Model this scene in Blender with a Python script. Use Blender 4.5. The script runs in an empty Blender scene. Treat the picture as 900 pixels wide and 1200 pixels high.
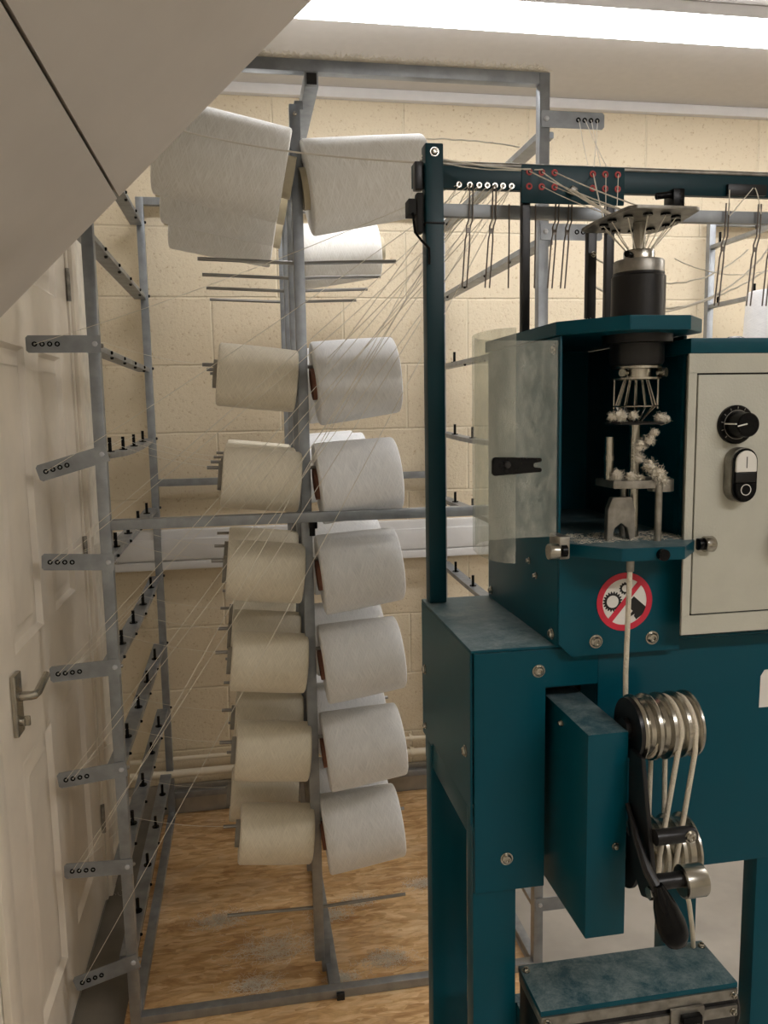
import bpy, bmesh, math, random
from mathutils import Vector, Matrix, noise

random.seed(7)
S = bpy.context.scene
COL = S.collection
R = math.radians

# ------------------------------------------------------------------ camera
def make_camera():
    pitch, roll, yaw, fpx = R(7.34), R(1.0), R(9.75), 941.4
    fw = Vector((math.sin(yaw) * math.cos(pitch), math.cos(yaw) * math.cos(pitch), -math.sin(pitch)))
    r0 = Vector((math.cos(yaw), -math.sin(yaw), 0))
    u0 = r0.cross(fw)
    r = math.cos(roll) * r0 - math.sin(roll) * u0
    u = math.cos(roll) * u0 + math.sin(roll) * r0
    cd = bpy.data.cameras.new('camera')
    cd.sensor_fit = 'HORIZONTAL'
    cd.sensor_width = 36
    cd.lens = fpx / 900 * 36
    cd.clip_start = 0.02
    c = bpy.data.objects.new('camera', cd)
    m = Matrix((r, u, -fw)).transposed().to_4x4()
    m.translation = (0, 0, 1.5)
    c.matrix_world = m
    COL.objects.link(c)
    S.camera = c
make_camera()

# ------------------------------------------------------------------ world, light, exposure
W = bpy.data.worlds.new('room_air')
S.world = W
W.use_nodes = True
W.node_tree.nodes['Background'].inputs[0].default_value = (0.9, 0.85, 0.75, 1)
W.node_tree.nodes['Background'].inputs[1].default_value = 0.05
S.view_settings.view_transform = 'Standard'
S.view_settings.look = 'None'
S.view_settings.gamma = 1
S.view_settings.use_curve_mapping = False
S.view_settings.exposure = 0.95
TUBE_BACK = 9.0       # the tube light over the creel
TUBE_ROOM = 25.0       # the tube behind the camera and the added fill tube at right

# ------------------------------------------------------------------ materials
def nt(name):
    m = bpy.data.materials.new(name)
    m.use_nodes = True
    t = m.node_tree
    return m, t, t.nodes['Principled BSDF']

def srgb(r, g, b):
    f = lambda c: (c / 255 / 12.92) if c / 255 <= 0.04045 else ((c / 255 + 0.055) / 1.055) ** 2.4
    return (f(r), f(g), f(b), 1)

def N(t, kind, **kw):
    n = t.nodes.new(kind)
    for k, v in kw.items():
        if k in n.inputs:
            n.inputs[k].default_value = v
        else:
            setattr(n, k, v)
    return n

def ramp(t, src, a, b, pa, pb):
    r = t.nodes.new('ShaderNodeValToRGB')
    r.color_ramp.elements[0].color = a
    r.color_ramp.elements[1].color = b
    r.color_ramp.elements[0].position = pa
    r.color_ramp.elements[1].position = pb
    t.links.new(src, r.inputs[0])
    return r.outputs[0]

def simple(name, col, rough=0.5, metal=0.0, var=0.08, scale=30, bump=0.0, bscale=200):
    m, t, p = nt(name)
    tc = N(t, 'ShaderNodeTexCoord')
    no = N(t, 'ShaderNodeTexNoise', Scale=scale, Detail=4.0)
    t.links.new(tc.outputs['Object'], no.inputs['Vector'])
    c1 = tuple(min(1, c * (1 - var)) for c in col[:3]) + (1,)
    c2 = tuple(min(1, c * (1 + var)) for c in col[:3]) + (1,)
    t.links.new(ramp(t, no.outputs['Fac'], c1, c2, 0.35, 0.65), p.inputs['Base Color'])
    p.inputs['Roughness'].default_value = rough
    p.inputs['Metallic'].default_value = metal
    if bump:
        n2 = N(t, 'ShaderNodeTexNoise', Scale=bscale, Detail=3.0)
        t.links.new(tc.outputs['Object'], n2.inputs['Vector'])
        b = N(t, 'ShaderNodeBump', Strength=bump, Distance=0.002)
        t.links.new(n2.outputs['Fac'], b.inputs['Height'])
        t.links.new(b.outputs[0], p.inputs['Normal'])
    return m

def dusty(name, col, rough=0.3, dust=(165, 176, 174), amount=0.8, specks=0.06):
    """Painted metal with settled cotton dust: patchy on ledges, a few specks elsewhere."""
    m, t, p = nt(name)
    tc = N(t, 'ShaderNodeTexCoord')
    ge = N(t, 'ShaderNodeNewGeometry')
    sp = N(t, 'ShaderNodeSeparateXYZ')
    t.links.new(ge.outputs['Normal'], sp.inputs[0])
    up = N(t, 'ShaderNodeMath', operation='GREATER_THAN')
    up.inputs[1].default_value = 0.8
    t.links.new(sp.outputs['Z'], up.inputs[0])
    n1 = N(t, 'ShaderNodeTexNoise', Scale=30.0, Detail=10.0, Roughness=0.82, Distortion=0.25)
    t.links.new(tc.outputs['Object'], n1.inputs['Vector'])
    patch = ramp(t, n1.outputs['Fac'], (0.10, 0.10, 0.10, 1), (0.9, 0.9, 0.9, 1), 0.40, 0.68)
    mu = N(t, 'ShaderNodeMath', operation='MULTIPLY')
    t.links.new(patch, mu.inputs[0]); t.links.new(up.outputs[0], mu.inputs[1])
    mu1 = N(t, 'ShaderNodeMath', operation='MULTIPLY')
    t.links.new(mu.outputs[0], mu1.inputs[0]); mu1.inputs[1].default_value = amount
    n2 = N(t, 'ShaderNodeTexNoise', Scale=90.0, Detail=6.0, Roughness=0.8)
    t.links.new(tc.outputs['Object'], n2.inputs['Vector'])
    sk = ramp(t, n2.outputs['Fac'], (0, 0, 0, 1), (1, 1, 1, 1), 0.64, 0.8)
    mu2 = N(t, 'ShaderNodeMath', operation='MULTIPLY')
    t.links.new(sk, mu2.inputs[0]); mu2.inputs[1].default_value = specks
    ad = N(t, 'ShaderNodeMath', operation='ADD', use_clamp=True)
    t.links.new(mu1.outputs[0], ad.inputs[0]); t.links.new(mu2.outputs[0], ad.inputs[1])
    mx = N(t, 'ShaderNodeMix', data_type='RGBA')
    t.links.new(ad.outputs[0], mx.inputs['Factor'])
    mx.inputs[6].default_value = col
    mx.inputs[7].default_value = srgb(*dust)
    t.links.new(mx.outputs[2], p.inputs['Base Color'])
    p.inputs['Specular IOR Level'].default_value = 0.22
    rr = N(t, 'ShaderNodeMapRange')
    t.links.new(ad.outputs[0], rr.inputs[0])
    rr.inputs[3].default_value = rough; rr.inputs[4].default_value = 0.9
    t.links.new(rr.outputs[0], p.inputs['Roughness'])
    return m

def yarn_mat(name, a, b):
    m, t, p = nt(name)
    tc = N(t, 'ShaderNodeTexCoord')
    sp = N(t, 'ShaderNodeSeparateXYZ')
    t.links.new(tc.outputs['Object'], sp.inputs[0])
    at = N(t, 'ShaderNodeMath', operation='ARCTAN2')
    t.links.new(sp.outputs['Z'], at.inputs[0]); t.links.new(sp.outputs['Y'], at.inputs[1])
    outs = []
    for sgn in (1, -1):
        # winding angle: streaks nearly round the cone, tilted one way and then the other
        k = N(t, 'ShaderNodeMath', operation='MULTIPLY_ADD')
        t.links.new(at.outputs[0], k.inputs[0]); k.inputs[1].default_value = sgn * 0.035
        t.links.new(sp.outputs['X'], k.inputs[2])
        k2 = N(t, 'ShaderNodeMath', operation='MULTIPLY')
        t.links.new(k.outputs[0], k2.inputs[0]); k2.inputs[1].default_value = 330.0
        cb = N(t, 'ShaderNodeCombineXYZ')
        t.links.new(k2.outputs[0], cb.inputs[0])
        k3 = N(t, 'ShaderNodeMath', operation='MULTIPLY')
        t.links.new(at.outputs[0], k3.inputs[0]); k3.inputs[1].default_value = 2.2
        t.links.new(k3.outputs[0], cb.inputs[1])
        cb.inputs[2].default_value = sgn * 3.0
        no = N(t, 'ShaderNodeTexNoise', Scale=1.0, Detail=2.0)
        t.links.new(cb.outputs[0], no.inputs['Vector'])
        outs.append(no.outputs['Fac'])
    mxv = N(t, 'ShaderNodeMath', operation='MAXIMUM')
    t.links.new(outs[0], mxv.inputs[0]); t.links.new(outs[1], mxv.inputs[1])
    t.links.new(ramp(t, mxv.outputs[0], a, b, 0.3, 0.75), p.inputs['Base Color'])
    bp = N(t, 'ShaderNodeBump', Strength=0.22, Distance=0.0010)
    t.links.new(mxv.outputs[0], bp.inputs['Height'])
    t.links.new(bp.outputs[0], p.inputs['Normal'])
    p.inputs['Roughness'].default_value = 0.75
    p.inputs['Sheen Weight'].default_value = 0.25
    return m

def wall_mat():
    m, t, p = nt('cream_blockwork')
    tc = N(t, 'ShaderNodeTexCoord')
    sp = N(t, 'ShaderNodeSeparateXYZ'); t.links.new(tc.outputs['Object'], sp.inputs[0])
    ax = N(t, 'ShaderNodeMath', operation='ADD'); t.links.new(sp.outputs['X'], ax.inputs[0]); ax.inputs[1].default_value = 0.12 + 4.6
    az = N(t, 'ShaderNodeMath', operation='ADD'); t.links.new(sp.outputs['Z'], az.inputs[0]); az.inputs[1].default_value = -0.018 + 0.4666
    cb = N(t, 'ShaderNodeCombineXYZ'); t.links.new(ax.outputs[0], cb.inputs[0]); t.links.new(az.outputs[0], cb.inputs[1])
    nz = N(t, 'ShaderNodeTexNoise', Scale=9.0, Detail=3.0); t.links.new(tc.outputs['Object'], nz.inputs['Vector'])
    wob = N(t, 'ShaderNodeMix', data_type='VECTOR'); wob.inputs['Factor'].default_value = 0.006
    t.links.new(cb.outputs[0], wob.inputs[4]); t.links.new(nz.outputs['Color'], wob.inputs[5])
    br = N(t, 'ShaderNodeTexBrick')
    br.inputs['Scale'].default_value = 1.0
    br.inputs['Mortar Size'].default_value = 0.005
    br.inputs['Mortar Smooth'].default_value = 0.7
    br.inputs['Brick Width'].default_value = 0.46
    br.inputs['Row Height'].default_value = 0.2333
    br.inputs['Color1'].default_value = srgb(230, 215, 186)
    br.inputs['Color2'].default_value = srgb(226, 210, 181)
    br.inputs['Mortar'].default_value = srgb(230, 216, 188)
    t.links.new(wob.outputs[1], br.inputs['Vector'])
    # pocked surface
    vo = N(t, 'ShaderNodeTexNoise', Scale=95.0, Detail=5.0, Roughness=0.7); t.links.new(tc.outputs['Object'], vo.inputs['Vector'])
    pit = ramp(t, vo.outputs['Fac'], (0, 0, 0, 1), (1, 1, 1, 1), 0.30, 0.42)
    mx = N(t, 'ShaderNodeMix', data_type='RGBA'); t.links.new(pit, mx.inputs['Factor'])
    mx.inputs[6].default_value = srgb(196, 172, 134)
    t.links.new(br.outputs['Color'], mx.inputs[7])
    t.links.new(mx.outputs[2], p.inputs['Base Color'])
    sub = N(t, 'ShaderNodeMath', operation='MULTIPLY_ADD')
    t.links.new(br.outputs['Fac'], sub.inputs[0]); sub.inputs[1].default_value = -1.6
    t.links.new(vo.outputs['Fac'], sub.inputs[2])
    bp = N(t, 'ShaderNodeBump', Strength=0.6, Distance=0.004)
    t.links.new(sub.outputs[0], bp.inputs['Height']); t.links.new(bp.outputs[0], p.inputs['Normal'])
    p.inputs['Roughness'].default_value = 0.7
    return m

def osb_mat():
    m, t, p = nt('strand_board')
    tc = N(t, 'ShaderNodeTexCoord')
    cols = []
    base = [(208, 166, 114), (226, 188, 136), (176, 132, 84), (238, 208, 162)]
    nz = N(t, 'ShaderNodeTexNoise', Scale=5.0, Detail=2.0); t.links.new(tc.outputs['Object'], nz.inputs['Vector'])
    prev = None
    hsum = None
    for i, ang in enumerate((6, -34, 52)):
        mp = N(t, 'ShaderNodeMapping')
        mp.inputs['Rotation'].default_value = (0, 0, R(ang))
        mp.inputs['Scale'].default_value = (17, 75, 1)
        mp.inputs['Location'].default_value = (i * 3.1, i * 1.7, 0)
        mm = N(t, 'ShaderNodeMix', data_type='VECTOR'); mm.inputs['Factor'].default_value = 0.04
        t.links.new(tc.outputs['Object'], mm.inputs[4]); t.links.new(nz.outputs['Color'], mm.inputs[5])
        t.links.new(mm.outputs[1], mp.inputs['Vector'])
        vo = N(t, 'ShaderNodeTexVoronoi', Scale=1.0); vo.inputs['Randomness'].default_value = 1.0
        t.links.new(mp.outputs[0], vo.inputs['Vector'])
        se = N(t, 'ShaderNodeSeparateColor'); t.links.new(vo.outputs['Color'], se.inputs[0])
        cr = t.nodes.new('ShaderNodeValToRGB')
        els = cr.color_ramp.elements
        els[0].color = srgb(*base[2]); els[0].position = 0.0
        els[1].color = srgb(*base[3]); els[1].position = 1.0
        e = els.new(0.4); e.color = srgb(*base[0])
        e = els.new(0.7); e.color = srgb(*base[1])
        t.links.new(se.outputs[0], cr.inputs[0])
        if prev is None:
            prev = cr.outputs[0]
        else:
            g = N(t, 'ShaderNodeMath', operation='GREATER_THAN'); g.inputs[1].default_value = 0.55
            t.links.new(se.outputs[1], g.inputs[0])
            mx = N(t, 'ShaderNodeMix', data_type='RGBA')
            t.links.new(g.outputs[0], mx.inputs['Factor'])
            t.links.new(prev, mx.inputs[6]); t.links.new(cr.outputs[0], mx.inputs[7])
            prev = mx.outputs[2]
        hsum = se.outputs[0]
    # long swirling grain between the strands
    gm = N(t, 'ShaderNodeMapping'); gm.inputs['Scale'].default_value = (7, 20, 1); gm.inputs['Rotation'].default_value = (0, 0, R(-12))
    t.links.new(tc.outputs['Object'], gm.inputs['Vector'])
    gn = N(t, 'ShaderNodeTexNoise', Scale=1.0, Detail=12.0, Roughness=0.72, Distortion=1.6); t.links.new(gm.outputs[0], gn.inputs['Vector'])
    gr = t.nodes.new('ShaderNodeValToRGB'); ge_ = gr.color_ramp.elements
    ge_[0].color = srgb(150, 106, 62); ge_[0].position = 0.38
    ge_[1].color = srgb(240, 212, 168); ge_[1].position = 0.64
    e = ge_.new(0.5); e.color = srgb(206, 164, 112)
    t.links.new(gn.outputs['Fac'], gr.inputs[0])
    mg = N(t, 'ShaderNodeMix', data_type='RGBA'); mg.inputs['Factor'].default_value = 0.42
    t.links.new(prev, mg.inputs[6]); t.links.new(gr.outputs[0], mg.inputs[7])
    prev = mg.outputs[2]
    # cotton dust lying in patches
    dn = N(t, 'ShaderNodeTexNoise', Scale=4.0, Detail=6.0, Roughness=0.6, Distortion=1.2); t.links.new(tc.outputs['Object'], dn.inputs['Vector'])
    df = ramp(t, dn.outputs['Fac'], (0, 0, 0, 1), (0.45, 0.45, 0.45, 1), 0.52, 0.78)
    md = N(t, 'ShaderNodeMix', data_type='RGBA'); t.links.new(df, md.inputs['Factor'])
    t.links.new(prev, md.inputs[6]); md.inputs[7].default_value = srgb(205, 190, 168)
    t.links.new(md.outputs[2], p.inputs['Base Color'])
    bp = N(t, 'ShaderNodeBump', Strength=0.25, Distance=0.001); t.links.new(hsum, bp.inputs['Height']); t.links.new(bp.outputs[0], p.inputs['Normal'])
    p.inputs['Roughness'].default_value = 0.6
    return m

def acrylic():
    m, t, p = nt('dusty_clear_plastic')
    out = [n for n in t.nodes if n.type == 'OUTPUT_MATERIAL'][0]
    p.inputs['Base Color'].default_value = srgb(205, 205, 195)
    p.inputs['Roughness'].default_value = 0.12
    tr = N(t, 'ShaderNodeBsdfTransparent'); tr.inputs[0].default_value = (0.93, 0.94, 0.92, 1)
    tc = N(t, 'ShaderNodeTexCoord')
    mp = N(t, 'ShaderNodeMapping'); mp.inputs['Scale'].default_value = (1, 1, 0.5)
    t.links.new(tc.outputs['Object'], mp.inputs['Vector'])
    no = N(t, 'ShaderNodeTexNoise', Scale=45.0, Detail=8.0, Roughness=0.75); t.links.new(mp.outputs[0], no.inputs['Vector'])
    f = ramp(t, no.outputs['Fac'], (0.13, 0.13, 0.13, 1), (0.42, 0.42, 0.42, 1), 0.42, 0.72)
    mx = N(t, 'ShaderNodeMixShader'); t.links.new(f, mx.inputs[0])
    t.links.new(tr.outputs[0], mx.inputs[1]); t.links.new(p.outputs[0], mx.inputs[2])
    t.links.new(mx.outputs[0], out.inputs[0])
    return m

def emit(name, col, s):
    m, t, p = nt(name)
    p.inputs['Base Color'].default_value = (0.8, 0.8, 0.8, 1)
    p.inputs['Emission Color'].default_value = col
    p.inputs['Emission Strength'].default_value = s
    return m

def fluff_mat(name, col, dens):
    m, t, p = nt(name)
    out = [n for n in t.nodes if n.type == 'OUTPUT_MATERIAL'][0]
    p.inputs['Base Color'].default_value = col
    p.inputs['Roughness'].default_value = 1
    tr = N(t, 'ShaderNodeBsdfTransparent')
    tc = N(t, 'ShaderNodeTexCoord')
    no = N(t, 'ShaderNodeTexNoise', Scale=160.0, Detail=5.0, Roughness=0.7); t.links.new(tc.outputs['Object'], no.inputs['Vector'])
    f = ramp(t, no.outputs['Fac'], (0, 0, 0, 1), (dens, dens, dens, 1), 0.38, 0.6)
    mx = N(t, 'ShaderNodeMixShader'); t.links.new(f, mx.inputs[0])
    t.links.new(tr.outputs[0], mx.inputs[1]); t.links.new(p.outputs[0], mx.inputs[2])
    t.links.new(mx.outputs[0], out.inputs[0])
    return m

M = {}
M['wall'] = wall_mat()
M['left_wall'] = simple('cream_painted_plaster', srgb(226, 219, 204), 0.7, bump=0.3, bscale=90)
M['ceiling'] = simple('white_ceiling_board', srgb(205, 200, 194), 0.9, var=0.02)
M['soffit'] = simple('grey_white_board', srgb(196, 188, 178), 0.75, var=0.03, scale=8, bump=0.05, bscale=40)
M['seam'] = simple('dark_joint', srgb(96, 90, 84), 0.9)
M['floor'] = simple('grey_painted_concrete', srgb(166, 160, 150), 0.5, var=0.12, scale=6, bump=0.15, bscale=60)
M['osb'] = osb_mat()
M['door'] = simple('white_gloss_paint', srgb(228, 217, 200), 0.33, var=0.04, scale=10)
M['strip'] = simple('white_trim_paint', srgb(225, 222, 220), 0.5, var=0.02)
M['trunk'] = simple('white_pvc', srgb(226, 224, 222), 0.35, var=0.02)
M['pipe'] = simple('cream_pipe_paint', srgb(226, 214, 190), 0.4, var=0.03)
M['skirt'] = simple('grey_skirting_paint', srgb(170, 164, 154), 0.5)
M['galv'] = simple('galvanised_steel', srgb(150, 154, 158), 0.42, metal=0.7, var=0.14, scale=25)
M['galv_top'] = simple('pale_zinc', srgb(196, 198, 202), 0.5, metal=0.4, var=0.08)
M['rod'] = simple('bright_rod', srgb(150, 148, 144), 0.35, metal=0.8)
M['black'] = simple('black_plastic', srgb(14, 14, 15), 0.25, var=0.1)
M['blacksteel'] = simple('black_oxide_steel', srgb(30, 29, 30), 0.35, metal=0.3, var=0.15)
M['black'].node_tree.nodes['Principled BSDF'].inputs['Specular IOR Level'].default_value = 0.15
M['rubber'] = simple('black_rubber', srgb(24, 23, 22), 0.7)
M['chrome'] = simple('polished_steel', srgb(176, 172, 162), 0.26, metal=1.0, var=0.06, scale=60)
M['dull'] = simple('worn_aluminium', srgb(146, 142, 134), 0.42, metal=0.85, var=0.25, scale=60)
M['wire'] = simple('brown_steel_wire', srgb(120, 112, 106), 0.4, metal=0.6)
M['teal'] = dusty('teal_machine_paint', srgb(0, 70, 84), 0.32)
M['tealpost'] = dusty('dark_teal_post_paint', srgb(6, 50, 58), 0.35, amount=0.3)
M['beige'] = simple('grey_beige_powder_coat', srgb(190, 188, 174), 0.5, var=0.03, bump=0.2, bscale=400)
M['white'] = simple('white_sticker', srgb(228, 224, 216), 0.5, var=0.03)
M['red'] = simple('red_sticker', srgb(205, 38, 62), 0.45, var=0.05)
M['pink'] = simple('pink_ceramic', srgb(205, 92, 92), 0.3)
M['ink'] = simple('black_ink', srgb(18, 18, 18), 0.5)
M['plastic'] = acrylic()
M['cream_yarn'] = yarn_mat('cream_cotton_yarn', srgb(216, 206, 184), srgb(240, 231, 210))
M['grey_yarn'] = yarn_mat('white_cotton_yarn', srgb(222, 223, 224), srgb(246, 246, 246))
M['bright_yarn'] = yarn_mat('glossy_white_yarn', srgb(226, 222, 212), srgb(252, 250, 244))
M['core'] = simple('brown_paper_core', srgb(132, 88, 70), 0.7)
M['core_grey'] = simple('grey_paper_core', srgb(150, 146, 138), 0.7)
M['core_cream'] = simple('yellowed_paper_core', srgb(206, 194, 166), 0.7)
M['thread'] = simple('white_thread', srgb(236, 230, 216), 0.9, var=0.02)
M['cord'] = simple('off_white_cord', srgb(214, 204, 184), 0.85, bump=1.0, bscale=500)
M['lint'] = fluff_mat('cotton_lint', srgb(232, 226, 216), 0.75)
M['lint_thick'] = simple('packed_cotton_lint', srgb(222, 214, 198), 1.0, bump=1.0, bscale=250)
M['diffuser'] = emit('lit_tube_diffuser', (0.97, 0.97, 1.0, 1), TUBE_BACK)
M['diffuser_room'] = emit('lit_tube_diffuser_room', (1.0, 0.97, 0.95, 1), TUBE_ROOM)

# ------------------------------------------------------------------ mesh helpers
def basis(d):
    d = Vector(d).normalized()
    a = Vector((0, 0, 1)) if abs(d.z) < 0.9 else Vector((1, 0, 0))
    x = a.cross(d).normalized()
    return d, x, d.cross(x)

class G:
    def __init__(s):
        s.b = bmesh.new()
    def box(s, x0, x1, y0, y1, z0, z1, bev=0.0, rot=None):
        t = bmesh.new()
        bmesh.ops.create_cube(t, size=1)
        c = Vector(((x0 + x1) / 2, (y0 + y1) / 2, (z0 + z1) / 2))
        for v in t.verts:
            v.co = Vector((v.co.x * (x1 - x0), v.co.y * (y1 - y0), v.co.z * (z1 - z0)))
        if bev:
            bmesh.ops.bevel(t, geom=t.edges[:], offset=bev, segments=2, affect='EDGES', profile=0.6)
        for v in t.verts:
            if rot is not None:
                v.co = rot @ v.co
            v.co += c
        s.merge(t)
        return s
    def merge(s, t):
        mp = {}
        for v in t.verts:
            mp[v] = s.b.verts.new(v.co)
        for f in t.faces:
            try:
                s.b.faces.new([mp[v] for v in f.verts])
            except ValueError:
                pass
        t.free()
    def rings(s, rings, cap=True, closed=True):
        rv = [[s.b.verts.new(p) for p in r] for r in rings]
        for a, b in zip(rv, rv[1:]):
            n = len(a)
            for i in range(n if closed else n - 1):
                s.b.faces.new((a[i], a[(i + 1) % n], b[(i + 1) % n], b[i]))
        if cap:
            s.b.faces.new(rv[0][::-1]); s.b.faces.new(rv[-1])
        return s
    def lathe(s, prof, p, d, n=24, cap=True):
        d, x, y = basis(d); p = Vector(p)
        s.rings([[p + d * t + (x * math.cos(2 * math.pi * i / n) + y * math.sin(2 * math.pi * i / n)) * max(r, 1e-5) for i in range(n)] for t, r in prof], cap)
        return s
    def cyl(s, p, q, r, r2=None, n=16):
        p, q = Vector(p), Vector(q)
        return s.lathe([(0, r), ((q - p).length, r if r2 is None else r2)], p, q - p, n)
    def ring(s, p, d, ro, ri, h, n=28):
        prof = [(0, ri), (0, ro), (h, ro), (h, ri), (0, ri)]
        return s.lathe(prof, p, d, n, cap=False)
    def tube(s, pts, r, n=6, cap=True):
        pts = [Vector(p) for p in pts]
        rr = r if isinstance(r, (list, tuple)) else [r] * len(pts)
        d0, x, y = basis(pts[1] - pts[0])
        rings = []
        for i, p in enumerate(pts):
            a = pts[max(i - 1, 0)]; b = pts[min(i + 1, len(pts) - 1)]
            d = (b - a).normalized()
            x = (x - d * x.dot(d)).normalized(); y = d.cross(x)
            rings.append([p + (x * math.cos(2 * math.pi * k / n) + y * math.sin(2 * math.pi * k / n)) * rr[i] for k in range(n)])
        return s.rings(rings, cap)
    def prism(s, pts, axis, a, b, bev=0.0):
        """pts: 2D outline in the other two axes; extruded along axis from a to b."""
        def P(u, v, w):
            return {'x': (w, u, v), 'y': (u, w, v), 'z': (u, v, w)}[axis]
        t = bmesh.new()
        A = [t.verts.new(P(u, v, a)) for u, v in pts]
        B = [t.verts.new(P(u, v, b)) for u, v in pts]
        n = len(pts)
        t.faces.new(A[::-1]); t.faces.new(B)
        for i in range(n):
            t.faces.new((A[i], A[(i + 1) % n], B[(i + 1) % n], B[i]))
        bmesh.ops.recalc_face_normals(t, faces=t.faces[:])
        if bev:
            bmesh.ops.bevel(t, geom=t.edges[:], offset=bev, segments=2, affect='EDGES')
        s.merge(t)
        return s
    def torus(s, p, d, r, t, n=20, m=8):
        d, x, y = basis(d); p = Vector(p)
        rings = []
        for i in range(n):
            a = 2 * math.pi * i / n
            c = x * math.cos(a) + y * math.sin(a)
            rings.append([p + c * (r + t * math.cos(2 * math.pi * k / m)) + d * t * math.sin(2 * math.pi * k / m) for k in range(m)])
        rings.append(rings[0])
        return s.rings(rings, cap=False)

def link(name, g, mat, parent=None, origin=None, sharp=35):
    b = g.b
    bmesh.ops.remove_doubles(b, verts=b.verts[:], dist=1e-6)
    bmesh.ops.recalc_face_normals(b, faces=b.faces[:])
    o0 = Vector(origin) if origin is not None else (parent['_o'] if False else Vector((0, 0, 0)))
    if parent is not None and origin is None:
        o0 = ORI[parent.name]
    for v in b.verts:
        v.co -= o0
    me = bpy.data.meshes.new(name)
    b.to_mesh(me); b.free()
    me.polygons.foreach_set('use_smooth', [True] * len(me.polygons))
    me.set_sharp_from_angle(angle=R(sharp))
    me.materials.append(M[mat] if isinstance(mat, str) else mat)
    o = bpy.data.objects.new(name, me)
    COL.objects.link(o)
    if parent is None:
        o.location = o0
    else:
        o.parent = parent
    ORI[o.name] = o0
    return o

ORI = {}
def thing(name, label, cat, loc, group=None):
    o = bpy.data.objects.new(name, None)
    o.empty_display_size = 0.05
    COL.objects.link(o)
    o.location = loc
    o['label'] = label; o['category'] = cat
    if group: o['group'] = group
    ORI[o.name] = Vector(loc)
    return o

def single(name, g, mat, label, cat, origin, group=None, kind=None):
    o = link(name, g, mat, None, origin)
    o['label'] = label; o['category'] = cat
    if group: o['group'] = group
    if kind: o['kind'] = kind
    return o

def struct(name, g, mat, parent=None):
    o = link(name, g, mat, parent, None if parent else (0, 0, 0))
    if parent is None:
        o['kind'] = 'structure'
    return o

# ------------------------------------------------------------------ room shell
XL, XR, YB, YF, ZC = -0.475, 4.2, 2.94, -2.6, 2.602
struct('floor', G().box(XL - 0.2, XR + 0.1, YF - 0.1, YB + 0.1, -0.1, 0), 'floor')
struct('ceiling', G().box(XL - 0.2, XR + 0.1, YF - 0.1, YB + 0.1, ZC, ZC + 0.1), 'ceiling')
struct('wall_back', G().box(XL - 0.2, XR + 0.1, YB, YB + 0.1, 0, ZC), 'wall')
struct('wall_right', G().box(XR, XR + 0.1, YF, YB, 0, ZC), 'left_wall')
struct('wall_front', G().box(XL - 0.2, XR + 0.1, YF - 0.1, YF, 0, ZC), 'left_wall')
DY0, DY1, DZ = 1.53, 2.435, 2.02
struct('wall_left', G().box(XL - 0.1, XL, YF, DY0 - 0.03, 0, ZC).box(XL - 0.1, XL, DY1 + 0.03, YB, 0, ZC)
       .box(XL - 0.1, XL, DY0 - 0.03, DY1 + 0.03, DZ + 0.03, ZC), 'left_wall')
struct('trim_1', G().box(0 + XL, XR, YB - 0.03, YB, 2.568, ZC, 0.003), 'strip')
g = G()
for y0, y1, z0, z1 in ((DY0 - 0.03, DY0 - 0.003, 0, DZ + 0.03), (DY1 + 0.003, DY1 + 0.03, 0, DZ + 0.03), (DY0 - 0.03, DY1 + 0.03, DZ + 0.003, DZ + 0.03)):
    g.box(XL - 0.1, XL + 0.004, y0, y1, z0, z1, 0.002)
for y0, y1, z0, z1 in ((DY0 - 0.09, DY0 - 0.02, 0, DZ + 0.09), (DY1 + 0.02, DY1 + 0.075, 0, DZ + 0.09), (DY0 - 0.09, DY1 + 0.075, DZ + 0.02, DZ + 0.09)):
    g.box(XL, XL + 0.016, y0, y1, z0, z1, 0.005)
struct('trim_2', g, 'door')
struct('baseboard_back', G().box(XL, XR, YB - 0.018, YB, 0, 0.125, 0.004), 'skirt')
struct('baseboard_left', G().box(XL, XL + 0.014, DY1 + 0.075, YB - 0.018, 0, 0.1, 0.004), 'door')

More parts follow.
